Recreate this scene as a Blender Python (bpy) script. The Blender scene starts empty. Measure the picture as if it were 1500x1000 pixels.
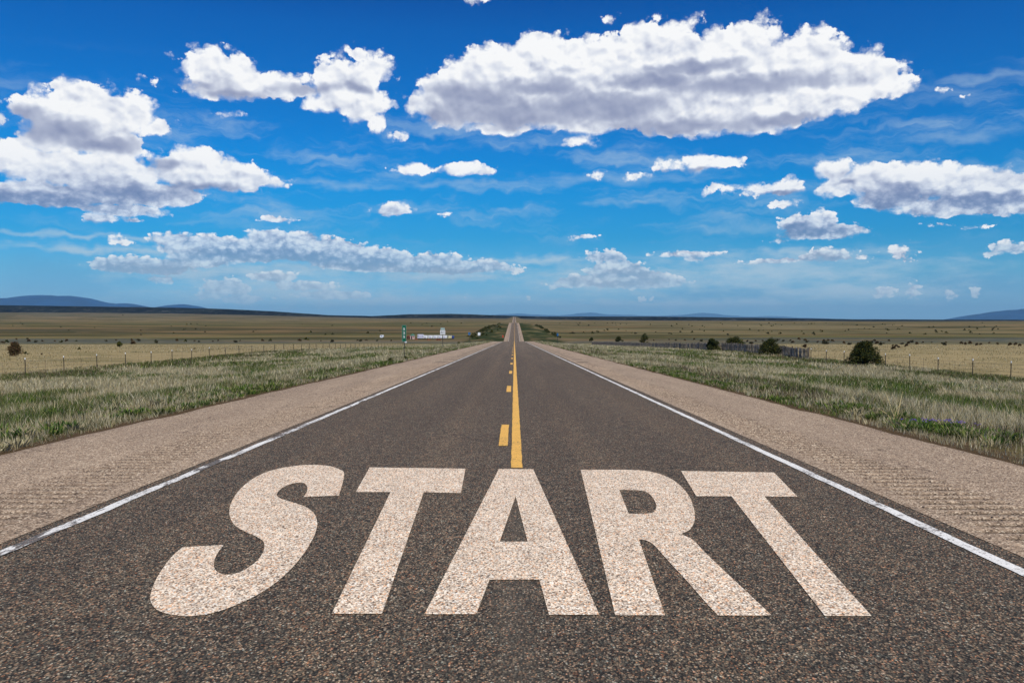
import bpy, bmesh, math, random
import numpy as np
from mathutils import Vector, Matrix, Euler, Quaternion
R = math.radians
sc = bpy.context.scene
COL = sc.collection
rng = np.random.default_rng(7)
random.seed(11)

# ------------------------------------------------------------------ camera
CAM_H = 1.61
FPX = 1243.0                     # focal length in photo pixels (photo 1500 wide)
PITCH = math.atan(37 / FPX)
YAW = math.atan(3.5 / FPX)
cd = bpy.data.cameras.new('camera'); cam = bpy.data.objects.new('camera', cd); COL.objects.link(cam)
cam.location = (0, 0, CAM_H)
cam.rotation_euler = Euler((R(90) - PITCH, 0, YAW), 'XYZ')
cd.sensor_width = 36; cd.lens = 36 * FPX / 1500
cd.clip_start = 0.1; cd.clip_end = 250000
sc.camera = cam
CM = cam.rotation_euler.to_matrix()

def ray(px, py):
    return (CM @ Vector((px - 750, 500 - py, -FPX))).normalized()
def azel(px, py):
    d = ray(px, py)
    return math.degrees(math.atan2(d.x, d.y)), math.degrees(math.asin(d.z))

# ------------------------------------------------------------------ view / light
vs = sc.view_settings
vs.view_transform = 'Standard'; vs.look = 'None'; vs.exposure = 0; vs.gamma = 1
SUN_EL, SUN_AZ = 52.0, 150.0      # azimuth from +Y towards +X (behind the camera, right)
sd = bpy.data.lights.new('sun', 'SUN'); sun = bpy.data.objects.new('sun', sd); COL.objects.link(sun)
sd.energy = 4.6; sd.angle = R(0.53); sd.color = (1.0, 0.93, 0.80)
a, e = R(SUN_AZ), R(SUN_EL)
sdir = Vector((math.sin(a) * math.cos(e), math.cos(a) * math.cos(e), math.sin(e)))
sun.rotation_euler = sdir.to_track_quat('Z', 'Y').to_euler()

# ------------------------------------------------------------------ node helper
class NT:
    def __init__(s, tree): s.t = tree; s.n = tree.nodes; s.l = tree.links
    def _in(s, sock, v):
        if v is None: return
        if isinstance(v, bpy.types.NodeSocket): s.l.new(v, sock)
        else:
            if sock.type == 'RGBA' and hasattr(v, '__len__') and len(v) == 3: v = (*v, 1)
            sock.default_value = v
    def new(s, typ, ins=None, **props):
        n = s.n.new(typ)
        for k, v in props.items(): setattr(n, k, v)
        for k, v in (ins or {}).items(): s._in(n.inputs[k], v)
        return n
    def m(s, op, a, b=None, c=None, clamp=False):
        n = s.n.new('ShaderNodeMath'); n.operation = op; n.use_clamp = clamp
        s._in(n.inputs[0], a); s._in(n.inputs[1], b); s._in(n.inputs[2], c); return n.outputs[0]
    def v(s, op, a, b=None, c=None):
        n = s.n.new('ShaderNodeVectorMath'); n.operation = op
        s._in(n.inputs[0], a); s._in(n.inputs[1], b); s._in(n.inputs[2], c)
        return n.outputs['Value'] if op in ('LENGTH', 'DOT_PRODUCT', 'DISTANCE') else n.outputs[0]
    def sc(s, a, k):
        n = s.n.new('ShaderNodeVectorMath'); n.operation = 'SCALE'; s._in(n.inputs[0], a); s._in(n.inputs['Scale'], k); return n.outputs[0]
    def xyz(s, x=0.0, y=0.0, z=0.0):
        return s.new('ShaderNodeCombineXYZ', {0: x, 1: y, 2: z}).outputs[0]
    def sep(s, v):
        return s.new('ShaderNodeSeparateXYZ', {0: v}).outputs
    def noise(s, vec, scale, detail=2, rough=0.5, dims='3D', dist=0.0, out=0):
        n = s.new('ShaderNodeTexNoise', noise_dimensions=dims)
        s._in(n.inputs['Vector'], vec); n.inputs['Scale'].default_value = scale
        n.inputs['Detail'].default_value = detail; n.inputs['Roughness'].default_value = rough
        n.inputs['Distortion'].default_value = dist
        return n.outputs[out]
    def ss(s, x, lo, hi, a=0.0, b=1.0, kind='SMOOTHSTEP'):
        n = s.new('ShaderNodeMapRange', interpolation_type=kind, clamp=True)
        s._in(n.inputs[0], x); n.inputs[1].default_value = lo; n.inputs[2].default_value = hi
        n.inputs[3].default_value = a; n.inputs[4].default_value = b
        return n.outputs[0]
    def mix(s, f, a, b, mode='MIX'):
        n = s.n.new('ShaderNodeMix'); n.data_type = 'RGBA'; n.blend_type = mode
        s._in(n.inputs[0], f); s._in(n.inputs[6], a); s._in(n.inputs[7], b); return n.outputs[2]
    def ramp(s, f, stops, interp='LINEAR'):
        n = s.n.new('ShaderNodeValToRGB'); cr = n.color_ramp; cr.interpolation = interp
        while len(cr.elements) < len(stops): cr.elements.new(0.5)
        for el, (p, c) in zip(cr.elements, stops):
            el.position = p; el.color = (*c, 1) if len(c) == 3 else c
        s._in(n.inputs[0], f); return n.outputs[0]

def lin(r, g, b):
    f = lambda c: (c / 255 / 12.92) if c / 255 <= 0.04045 else ((c / 255 + 0.055) / 1.055) ** 2.4
    return (f(r), f(g), f(b))

# ------------------------------------------------------------------ world: sky with clouds
# cloud puffs as (centre, radii) in photo pixels; they are turned into azimuth/elevation degrees
PUFFS = [
 # upper left cumulus
 (125,158,74,42),(62,160,50,30),(185,165,46,38),(222,188,42,15),(110,192,84,26),(160,202,56,20),(28,146,20,10),(-8,170,16,12),
 # long cloud under it
 (15,225,52,26),(80,243,88,30),(165,252,80,27),(285,247,66,33),(345,260,56,24),(395,268,32,8),(60,285,112,20),(200,284,108,20),
 (150,320,34,9),(196,322,24,5),(180,308,70,10),
 # double headed cloud
 (312,98,36,33),(350,112,44,34),(303,130,36,20),(395,122,42,22),(435,122,30,15),(490,108,38,26),(540,98,40,25),(505,132,52,26),
 (470,152,34,14),(530,160,32,24),(550,186,15,13),(520,80,22,12),
 (90,208,74,20),(165,222,56,14),(120,140,60,26),(345,122,60,26),(300,100,40,34),(425,130,50,15),(508,122,54,36),(540,150,34,24),(553,180,20,18),
 # great cloud
 (655,128,52,26),(725,105,70,44),(790,95,66,52),(860,100,90,50),(960,90,100,62),(950,52,46,28),(1008,40,28,18),(1105,56,40,36),(1060,75,60,40),
 (1185,80,60,42),(1010,135,130,68),(1110,130,120,68),(1210,120,84,56),(1275,108,52,32),(1312,122,30,22),(870,145,130,54),(745,150,110,40),
 (635,165,30,20),(730,190,50,10),(660,175,40,14),
 (645,150,48,34),(690,118,60,40),(1250,100,60,36),(1300,125,44,24),
 # right cloud
 (1222,248,36,16),(1228,274,32,18),(1285,262,58,27),(1350,262,74,28),(1430,272,76,32),(1505,278,44,32),(1400,302,104,16),(1300,290,60,18),(1480,302,60,15),
 (1380,329,28,3.5),(1440,333,24,3.5),
 # small ones
 (978,243,26,10),(1030,237,34,15),(1066,240,28,11),(1146,274,38,14),(1112,278,24,9),(1066,276,16,9),(1040,278,16,7),(1148,300,28,7),(1095,287,18,7),
 (1200,325,36,20),(1165,328,30,20),(1240,336,42,12),(1200,344,66,9),(1142,352,16,4),
 (1215,372,36,11),(1188,376,28,7),(1256,378,24,6),(1318,368,22,12),(1334,374,16,8),(1480,362,38,11),(1450,370,18,6),
 (597,248,30,10),(682,248,46,13),(640,246,18,5),(575,307,30,12),(650,316,12,5),(404,321,34,7),(176,354,24,9),(873,259,21,8),(935,259,18,6),
 (853,346,32,5),(848,206,24,8),(703,0,14,7),(585,200,12,7),(1385,132,8,4),(1418,143,6,3),(896,26,14,6),(222,118,10,5),(332,170,18,5),(1332,188,0,0),
 # middle band left
 (252,350,42,14),(312,354,50,12),(395,348,40,17),(435,354,50,20),(490,364,54,18),(556,374,54,15),(636,382,56,14),(706,388,50,12),(756,397,26,6),(350,376,80,9),
 (350,364,125,17),(450,366,90,18),(560,386,110,14),(660,392,60,10),(210,388,80,15),(930,412,90,12),(1010,372,60,5),(1130,382,60,5),
 (168,384,48,11),(235,390,50,14),(300,378,60,14),
 # centre right far
 (888,376,36,11),(905,397,54,18),(950,410,46,14),(848,412,42,11),(818,419,24,5),(988,410,16,9),(1018,378,18,5),(1065,440,0,0),
 (308,432,32,7),(346,424,20,13),(400,404,44,10),(445,418,52,8),(945,438,16,5),
 (330,420,40,14),(360,438,40,8),(490,432,60,8),(240,410,30,6),(1292,428,20,11),(1338,425,12,14),(1392,430,12,10),(1427,431,11,10),(682,437,5,2.5),(743,428,8,2.5),(775,436,7,2.5),
]
DARKS = [  # grey shade of the cloud bodies and bases, painted into the sky colour
 (70,190,86,20),(30,168,40,14),(150,212,60,12),
 (50,290,130,15),(190,283,110,13),(300,278,60,8),(235,240,30,8),
 (330,137,56,10),(455,130,46,9),(520,128,20,10),(300,126,30,10),
 (755,168,125,22),(690,140,80,22),(880,158,130,24),(1000,185,130,13),(1090,122,130,15),(950,118,90,12),(1010,100,80,9),(780,130,70,12),(1150,176,70,8),(640,172,26,12),
 (1320,288,60,14),(1430,293,84,10),(1240,268,26,4),(1180,341,52,8),(1165,332,22,8),(1000,250,50,4),(1145,285,36,4),
 (430,378,80,10),(540,388,70,7),(640,396,70,6),(185,396,60,9),(260,398,80,12),(330,372,50,6),(1200,381,50,4),(1320,379,24,4),(905,415,60,5),(930,398,40,5),
]
VEILS = [(430,425,190,26),(330,398,170,20),(420,400,120,16),(1180,372,160,10),(1120,398,260,30),(880,410,140,28),(640,402,140,14),(1240,428,170,26),(540,440,300,12),(1000,446,300,10),(150,365,160,7),(120,345,180,5),(780,380,110,8),(480,270,120,7),(900,262,150,9),(930,296,70,6),(1400,200,100,10),(1440,115,90,7),(700,270,140,6)]

w = bpy.data.worlds.new('World'); sc.world = w; w.use_nodes = True
w.node_tree.nodes.clear()
T = NT(w.node_tree)
sky = T.new('ShaderNodeTexSky', sky_type='NISHITA', sun_disc=False, sun_elevation=R(SUN_EL), sun_rotation=R(SUN_AZ),
            altitude=1800, air_density=1.0, dust_density=0.4, ozone_density=2.5)
gdir = T.new('ShaderNodeTexCoord').outputs['Generated']
nrm = T.v('NORMALIZE', gdir)
dx, dy, dz = T.sep(nrm)
az = T.m('MULTIPLY', T.m('ARCTAN2', dx, dy), 57.29578)
el = T.m('MULTIPLY', T.m('ARCSINE', dz), 57.29578)
P = T.xyz(az, el, 0.0)
# turbulence that bends the outlines, finer towards the horizon
amp = T.ss(el, 0.5, 17, 0.16, 1.0, 'LINEAR')
wn = T.noise(P, 0.75, 2, 0.55, out=1)
warp = T.v('MULTIPLY', T.v('SUBTRACT', wn, (0.5, 0.5, 0.5)), (1.9, 1.2, 0.0))
PW = T.v('ADD', P, T.sc(warp, amp))
def field(plist, vec, k):
    F = None
    for (cx, cy, rx, ry) in plist:
        if rx <= 0: continue
        a0, e0 = azel(cx, cy); a1, _ = azel(cx + rx, cy); a2, _ = azel(cx - rx, cy); _, e1 = azel(cx, cy - ry); _, e2 = azel(cx, cy + ry)
        RX, RY = abs(a1 - a2) / 2, abs(e1 - e2) / 2
        q = T.v('MULTIPLY_ADD', vec, (1 / RX, 1 / RY, 0), (-a0 / RX, -e0 / RY, 0))
        L = T.v('LENGTH', q)
        s = min(RX, RY) * 0.75 + 0.25 * max(RX, RY)
        if k is None:
            g = L
            F = g if F is None else T.m('SMOOTH_MIN', F, g, 0.35)
        else:
            g = T.m('MULTIPLY_ADD', L, s, -s)
            F = g if F is None else T.m('SMOOTH_MIN', F, g, k)
    return F
F = field(PUFFS, PW, 0.22)
L2 = (0.16, 0.34, 0)
FU = field([q for q in PUFFS if q[2] >= 30], T.v('ADD', PW, T.xyz(0.1, T.m('MULTIPLY', amp, 0.75), 0.0)), 0.3)
def height(vec):
    v1 = T.new('ShaderNodeTexVoronoi', {'Vector': vec}, feature='SMOOTH_F1', voronoi_dimensions='2D')
    v1.inputs['Scale'].default_value = 0.85; v1.inputs['Detail'].default_value = 3.5; v1.inputs['Roughness'].default_value = 0.5
    v1.inputs['Lacunarity'].default_value = 2.3; v1.inputs['Smoothness'].default_value = 0.35
    fb = T.noise(vec, 0.7, 8, 0.55)
    return T.m('MULTIPLY_ADD', v1.outputs['Distance'], -0.85, T.m('MULTIPLY', fb, 0.9))
# finer puffs lower down: coordinates scale up towards the horizon
fine = T.ss(el, 0, 16, 3.2, 1.0, 'LINEAR')
PN = T.v('MULTIPLY', P, T.xyz(1.0, 1.25, 1.0))
PN = T.v('ADD', T.sc(PN, 1.0), T.sc(warp, 0.25))
H0 = height(PN)
def bulk(vec):                                # the large, soft billows that carry the clouds' painted light and shade
    v1 = T.new('ShaderNodeTexVoronoi', {'Vector': vec}, feature='SMOOTH_F1', voronoi_dimensions='2D')
    v1.inputs['Scale'].default_value = 0.62; v1.inputs['Detail'].default_value = 2.0; v1.inputs['Roughness'].default_value = 0.36
    v1.inputs['Lacunarity'].default_value = 2.2; v1.inputs['Smoothness'].default_value = 0.8
    return T.m('MULTIPLY_ADD', v1.outputs['Distance'], -0.8, T.m('MULTIPLY', T.noise(vec, 0.55, 3, 0.45), 1.2))
HS0 = bulk(PN); HS1 = bulk(T.v('ADD', PN, L2))
FE = T.m('ADD', F, T.m('MULTIPLY', T.m('SUBTRACT', -0.09, H0), T.m('MULTIPLY', amp, 1.0)))
hi = T.noise(P, 4.0, 6, 0.66)
FE = T.m('ADD', FE, T.m('MULTIPLY', T.m('SUBTRACT', hi, 0.5), T.m('MULTIPLY_ADD', amp, 0.22, 0.16)))
hi2 = T.noise(P, 2.2, 4, 0.6)
FE = T.m('ADD', FE, T.m('MULTIPLY', T.m('SUBTRACT', hi2, 0.5), T.m('MULTIPLY_ADD', amp, -0.5, 0.75)))
v3 = T.new('ShaderNodeTexVoronoi', {'Vector': T.v('ADD', T.v('MULTIPLY', P, (0.8, 1.25, 0.0)), T.sc(warp, 0.35))}, feature='SMOOTH_F1', voronoi_dimensions='2D')
v3.inputs['Scale'].default_value = 1.9; v3.inputs['Detail'].default_value = 3.0; v3.inputs['Roughness'].default_value = 0.55; v3.inputs['Smoothness'].default_value = 0.3
lowel = T.ss(el, 10.5, 3.5)
FE = T.m('ADD', FE, T.m('MULTIPLY', T.m('SUBTRACT', v3.outputs['Distance'], 0.66), T.m('MULTIPLY', lowel, 0.55)))
low = T.ss(T.m('DIVIDE', FU, amp), 0.25, -0.35)      # 1 on undersides
FE = T.mix(T.m('MULTIPLY', low, 0.45), FE, F)
wisp = T.ss(T.noise(P, 0.9, 3, 0.5), 0.40, 0.62, 0.55, 2.3)
edge = T.m('MULTIPLY', T.ss(T.m('DIVIDE', FE, T.m('MULTIPLY', wisp, T.m('MULTIPLY_ADD', amp, 0.8, 0.2))), 0.12, -0.26), 0.985)
thin = T.ss(el, 0.0, 3.5, 0.72, 1.0)
alpha = T.m('MULTIPLY', T.m('MULTIPLY', edge, thin), T.m('SUBTRACT', 1.0, T.m('MULTIPLY', T.m('MULTIPLY', lowel, T.ss(T.m('DIVIDE', FU, amp), 0.9, -0.5)), 0.30)))
relief = T.m('SUBTRACT', HS0, HS1)
PD = T.v('ADD', P, T.sc(warp, 0.9))
Dk = field(DARKS, PD, None)
Dk = T.m('ADD', Dk, T.m('MULTIPLY', T.m('SUBTRACT', T.noise(P, 0.42, 4, 0.5), 0.5), 1.3))
dark = T.ss(Dk, 1.65, 0.25)
deep = T.ss(FE, -0.1, -1.6)               # inside of the cloud is a touch softer than its rim
br = T.m('MULTIPLY_ADD', T.m('MULTIPLY', relief, T.ss(dark, 0.0, 1.0, 1.0, 0.28)), 0.88, 1.04)
lum = T.m('ADD', T.m('DIVIDE', FU, amp), T.m('MULTIPLY', T.m('SUBTRACT', HS0, 0.25), -0.9))
br = T.m('SUBTRACT', br, T.m('MULTIPLY', T.ss(lum, 0.30, -0.9), 0.17))
br = T.m('ADD', br, T.m('MULTIPLY', T.m('MULTIPLY', lowel, T.m('SUBTRACT', 0.48, v3.outputs['Distance'])), 0.7))
br = T.m('SUBTRACT', br, T.m('MULTIPLY', dark, 0.56), clamp=True)
ccol = T.ramp(br, [(0.0, lin(120, 132, 168)), (0.22, lin(143, 151, 182)), (0.48, lin(186, 192, 212)), (0.72, lin(226, 230, 240)), (0.95, lin(255, 255, 255))])
# clouds near the horizon take the colour of the air before them
hz = T.ss(el, 0.0, 6.0, 0.62, 0.0)
ccol = T.mix(hz, ccol, lin(182, 206, 222))
# sky colour: Nishita graded by elevation
tint = T.ramp(T.m('DIVIDE', el, 24.0), [(0.0019, (0.366, 0.655, 1.088)), (0.0442, (0.329, 0.624, 0.987)), (0.1209, (0.215, 0.624, 0.905)), (0.2164, (0.048, 0.589, 0.926)), (0.349, (0.004, 0.648, 1.084)), (0.4609, (0.001, 0.627, 1.146)), (0.6428, (0.002, 0.546, 1.127)), (0.7658, (0.002, 0.491, 1.093)), (0.8428, (0.002, 0.39, 0.977))])
SKYTINT = T.n[-1]
skyc = T.mix(1.0, sky.outputs[0], tint, 'MULTIPLY')
bg1 = T.new('ShaderNodeBackground', {'Color': skyc, 'Strength': 0.10})
bg2 = T.new('ShaderNodeBackground', {'Color': ccol, 'Strength': 1.0})
# thin cirrus streaks
pc = T.v('ADD', P, T.sc(warp, 1.2))
cz = T.noise(T.v('MULTIPLY', pc, (0.10, 0.55, 1)), 1.0, 6, 0.62)
cband = T.m('MULTIPLY', T.ss(el, 3.0, 7.5), T.ss(el, 16.5, 10.0))
cir = T.m('MULTIPLY', T.ss(cz, 0.46, 0.74), T.m('MULTIPLY', cband, 0.55))
# soft far layer above the horizon
Vl = field(VEILS, PD, None)
Vl = T.m('ADD', Vl, T.m('MULTIPLY', T.m('SUBTRACT', T.noise(T.v('MULTIPLY', P, (0.45, 1.7, 1)), 1.0, 6, 0.65), 0.5), 2.6))
veil = T.m('MULTIPLY', T.ss(Vl, 1.45, -0.25), T.ss(el, 8.5, 2.5, 0.34, 0.85))
soft = T.m('MAXIMUM', cir, veil)
# rain-blue sheets under the far clouds
Bl = T.m('ADD', field([(1065, 432, 130, 22), (90, 410, 150, 38), (300, 400, 120, 14), (620, 404, 110, 9), (470, 392, 90, 8), (1420, 420, 120, 26)], PD, None), T.m('MULTIPLY', T.m('SUBTRACT', hi2, 0.5), 0.5))
skyc = T.mix(T.m('MULTIPLY', T.ss(Bl, 1.35, 0.2), 0.36), skyc, tuple(k / 0.10 for k in lin(92, 152, 198)))
T.l.new(skyc, bg1.inputs['Color'])
bgc = T.new('ShaderNodeBackground', {'Color': lin(186, 210, 226), 'Strength': 1.0})
ms1 = T.new('ShaderNodeMixShader', {0: soft, 1: bg1.outputs[0], 2: bgc.outputs[0]})
ms2 = T.new('ShaderNodeMixShader', {0: alpha, 1: ms1.outputs[0], 2: bg2.outputs[0]})
wo = T.new('ShaderNodeOutputWorld', {0: ms2.outputs[0]})
w.cycles.sampling_method = 'MANUAL'; w.cycles.sample_map_resolution = 256

# ------------------------------------------------------------------ object helpers
def tag(o, label=None, cat=None, group=None, kind=None):
    if label: o['label'] = label
    if cat: o['category'] = cat
    if group: o['group'] = group
    if kind: o['kind'] = kind
    return o
def empty(name, loc=(0, 0, 0), rz=0.0):
    o = bpy.data.objects.new(name, None); COL.objects.link(o)
    o.location = loc; o.rotation_euler = (0, 0, rz); o.empty_display_size = 0.2
    return o
def mesh_np(name, V, F, mats, parent=None, smooth=False, colors=None, mi=None):
    V = np.asarray(V, np.float32); F = np.asarray(F, np.int32)
    me = bpy.data.meshes.new(name)
    me.vertices.add(len(V)); me.vertices.foreach_set('co', V.ravel())
    k = F.shape[1]
    me.loops.add(F.size); me.loops.foreach_set('vertex_index', F.ravel())
    me.polygons.add(len(F)); me.polygons.foreach_set('loop_start', np.arange(0, F.size, k, dtype=np.int32))
    if mi is not None: me.polygons.foreach_set('material_index', np.asarray(mi, np.int32))
    if smooth: me.polygons.foreach_set('use_smooth', np.ones(len(F), bool))
    if colors is not None:
        at = me.color_attributes.new('col', 'FLOAT_COLOR', 'POINT')
        C = np.ones((len(V), 4), np.float32); C[:, :3] = colors
        at.data.foreach_set('color', C.ravel())
    me.update(calc_edges=True)
    for m_ in (mats if isinstance(mats, (list, tuple)) else [mats]): me.materials.append(m_)
    o = bpy.data.objects.new(name, me); COL.objects.link(o)
    if parent is not None: o.parent = parent
    return o
class MB:
    """collects boxes, prisms and tubes and builds ONE mesh object"""
    def __init__(s): s.v = []; s.f = []
    def raw(s, vs_, fs):
        n = len(s.v); s.v += [tuple(p) for p in vs_]; s.f += [tuple(i + n for i in f) for f in fs]; return s
    def box(s, cx, cy, cz, sx, sy, sz, rz=0.0, bev=0.0):
        bm = bmesh.new(); bmesh.ops.create_cube(bm, size=1)
        bmesh.ops.scale(bm, vec=(sx, sy, sz), verts=bm.verts)
        if bev > 0: bmesh.ops.bevel(bm, geom=list(bm.edges), offset=bev, segments=2, affect='EDGES', profile=0.6)
        bmesh.ops.rotate(bm, matrix=Matrix.Rotation(rz, 3, 'Z'), verts=bm.verts)
        bmesh.ops.translate(bm, vec=(cx, cy, cz), verts=bm.verts)
        bm.verts.index_update(); s.raw([v.co for v in bm.verts], [[v.index for v in f.verts] for f in bm.faces]); bm.free(); return s
    def tube(s, pts, rad, n=6, cap=True):
        pts = [Vector(p) for p in pts]
        rads = rad if hasattr(rad, '__len__') else [rad] * len(pts)
        rings = []
        for i, p in enumerate(pts):
            d = (pts[min(i + 1, len(pts) - 1)] - pts[max(i - 1, 0)]).normalized()
            u = d.cross(Vector((0, 0, 1)) if abs(d.z) < 0.9 else Vector((1, 0, 0))).normalized(); v = d.cross(u)
            rings.append([p + (u * math.cos(t) + v * math.sin(t)) * rads[i] for t in [2 * math.pi * k / n for k in range(n)]])
        vs_ = [q for r_ in rings for q in r_]; fs = []
        for i in range(len(pts) - 1):
            for k in range(n):
                fs.append((i * n + k, i * n + (k + 1) % n, (i + 1) * n + (k + 1) % n, (i + 1) * n + k))
        if cap: fs.append(tuple(range(n))[::-1]); fs.append(tuple((len(pts) - 1) * n + k for k in range(n)))
        return s.raw(vs_, fs)
    def prism(s, poly, y0, y1):
        """polygon in x,z extruded along y"""
        n = len(poly)
        return s.raw([(x, y0, z) for x, z in poly] + [(x, y1, z) for x, z in poly],
                     [tuple(range(n)), tuple(range(2 * n - 1, n - 1, -1))] + [(k, k + n, (k + 1) % n + n, (k + 1) % n) for k in range(n)])
    def build(s, name, mat, parent=None, smooth=False):
        me = bpy.data.meshes.new(name); me.from_pydata(s.v, [], s.f); me.update()
        bm = bmesh.new(); bm.from_mesh(me); bmesh.ops.recalc_face_normals(bm, faces=bm.faces); bm.to_mesh(me); bm.free()
        if smooth: me.polygons.foreach_set('use_smooth', np.ones(len(me.polygons), bool))
        me.materials.append(mat)
        o = bpy.data.objects.new(name, me); COL.objects.link(o)
        if parent is not None: o.parent = parent
        return o
def children(o): return [c for c in bpy.data.objects if c.parent == o]
CH = {}
def copy_tree(o, parent=None):
    c = o.copy(); COL.objects.link(c)
    if parent is not None: c.parent = parent
    for ch in CH.get(o.name) or CH.setdefault(o.name, children(o)): copy_tree(ch, c)
    return c

# ------------------------------------------------------------------ terrain
def hermite(xs, ys, x):
    xs = np.asarray(xs, float); ys = np.asarray(ys, float)
    d = np.diff(ys) / np.diff(xs); m_ = np.zeros(len(xs))
    for i in range(1, len(xs) - 1): m_[i] = 0 if d[i - 1] * d[i] <= 0 else 2 * d[i - 1] * d[i] / (d[i - 1] + d[i])
    m_[0] = d[0]; m_[-1] = d[-1]
    x = np.asarray(x, float); i = np.clip(np.searchsorted(xs, x) - 1, 0, len(xs) - 2)
    h = xs[i + 1] - xs[i]; t = np.clip((x - xs[i]) / h, 0, None); t = np.minimum(t, 1 + 0 * t)
    ext = (x < xs[0]) * (x - xs[0]) * m_[0]
    return (2*t**3-3*t**2+1)*ys[i] + (t**3-2*t**2+t)*h*m_[i] + (-2*t**3+3*t**2)*ys[i+1] + (t**3-t**2)*h*m_[i+1] + ext
def vnoise(x, y, seed=0):
    x = np.asarray(x, float); y = np.asarray(y, float)
    xi = np.floor(x).astype(np.int64); yi = np.floor(y).astype(np.int64); fx = x - xi; fy = y - yi
    fx = fx*fx*(3-2*fx); fy = fy*fy*(3-2*fy)
    def h(a_, b_):
        n = (a_ * 374761393 + b_ * 668265263 + seed * 974711) & 0x7fffffff
        n = ((n ^ (n >> 13)) * 1274126177) & 0x7fffffff
        return ((n ^ (n >> 16)) & 0xffff) / 65535.0
    return (h(xi, yi)*(1-fx)+h(xi+1, yi)*fx)*(1-fy) + (h(xi, yi+1)*(1-fx)+h(xi+1, yi+1)*fx)*fy
def fbm(x, y, seed=0, n=4):
    s_, a_ = 0, 0.5
    for k in range(n): s_ = s_ + a_ * vnoise(np.asarray(x) * 2**k, np.asarray(y) * 2**k, seed + k); a_ /= 2
    return s_ / (1 - 0.5**n)
def sst(x, lo, hi):
    t = np.clip((np.asarray(x, float) - lo) / (hi - lo), 0, 1); return t*t*(3-2*t)
# heights relative to the lens, turned into world height by adding CAM_H
RY_ = [-60, 0, 60, 120, 180, 240, 284, 330, 390, 450, 520, 580, 700, 860, 1020, 1160, 1300, 1600, 2100, 2600, 2900, 3500, 4300, 5000, 5600, 6500]
RZ_ = [-0.16, -1.61, -3.056, -4.50, -5.95, -7.40, -8.46, -10.3, -13.4, -16.0, -17.1, -15.9, -14.3, -12.2, -10.35, -9.33, -11.5, -17.5, -22.5, -21.5, -18.8, -14.0, -8.6, -4.0, -6.0, -12.0]
def zroad(y): return hermite(RY_, RZ_, y) + CAM_H
GY_ = [-200, 0, 65, 96, 126, 200, 300, 400, 480, 600, 1000, 1800, 3000, 4500, 6000]
GZ_ = [-1.5, -3.1, -4.65, -5.15, -5.55, -7.6, -10.6, -13.4, -15.5, -16.4, -16.9, -17.0, -17.2, -17.2, -17.2]
BASE_PX = [-900, -400, 0, 250, 480, 560, 680, 753, 850, 1000, 1120, 1250, 1500, 2400]
BASE_Y  = [455.5, 457, 457.5, 459, 464, 466, 466, 466.2, 468.5, 469.5, 470.5, 471.5, 472, 473]
TOP_PX  = [-900, -400, 0, 150, 250, 330, 400, 480, 545, 600, 660, 740, 790, 960, 1120, 1250, 1500, 2400]
TOP_Y   = [447, 445, 447, 449, 450.5, 452.5, 456, 461.5, 463, 460.2, 459.6, 462, 463.5, 463.6, 465.5, 467.6, 468.2, 469]
def zground(x, y):
    x = np.asarray(x, float); y = np.asarray(y, float)
    z = hermite(GY_, GZ_, np.minimum(y, 6000))
    # swells of the far plain
    z = z + (fbm(x / 260, y / 260, 5) - 0.5) * 3.0 * sst(y, 500, 1500) * (1 - sst(y, 4800, 5600))
    px = 753.5 + FPX * x / np.maximum(y, 200)
    zb = (463 - np.interp(px, BASE_PX, BASE_Y)) / FPX * 6000
    zt = (463 - np.interp(px, TOP_PX, TOP_Y)) / FPX * 7000
    t1 = sst(y, 2600, 6000); t2 = sst(y, 6000, 7000)
    z = z * (1 - t1) + zb * t1
    z = z * (1 - t2) + zt * t2
    z = z + (fbm(x / 180, y / 300, 9, 5) - 0.5) * 9.0 * sst(y, 6100, 6600) * (1 - sst(y, 6700, 7000) * 0.6)
    z = z - sst(y, 7050, 9500) * 150
    return z + CAM_H
LE, RE = -7.15, 6.45             # outer edges of the shoulders
def terrain(x, y):
    x = np.asarray(x, float); y = np.asarray(y, float)
    ax = np.where(x < 0, -x - 7.15, x - 6.45)
    zr = zroad(y)
    wgt = sst(ax, 0.0, 30.0) * 0.6 + 0.4 * sst(ax, 0.0, 9.0)
    zg = zground(x, y)
    far = sst(y, 250, 480) * (1 - sst(y, 5200, 6200))
    wgt = wgt * (1 - far) + sst(ax, 2, 44) * far
    wgt = np.where(y > 6200, 1, wgt)
    z = zr * (1 - wgt) + zg * wgt
    z = z - 0.035 * sst(ax, 0, 0.15)
    lump = (fbm(x / 1.7, y / 1.7, 21) - 0.5) * 0.22 * sst(ax, 0.3, 3) * (1 - sst(y, 150, 250))
    return z + lump
def at(px, py, extra=0.0):
    """where the line of sight through a photo pixel meets the terrain"""
    d = ray(px, py); t = np.concatenate([np.linspace(3, 400, 4000), np.geomspace(400, 9000, 6000)])
    x = d.x * t; y = d.y * t; z = CAM_H + d.z * t
    below = z < terrain(x, y) + extra
    if not below.any(): return Vector((x[-1], y[-1], z[-1]))
    i = int(np.argmax(below)); return Vector((x[i], y[i], float(terrain(x[i], y[i]))))
def on(x, y): return Vector((x, y, float(terrain(x, y))))
def on_road(px, py):
    d = ray(px, py); t = CAM_H / (-d.z - 0.0241 * d.y)
    return (d.x * t, d.y * t)

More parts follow.
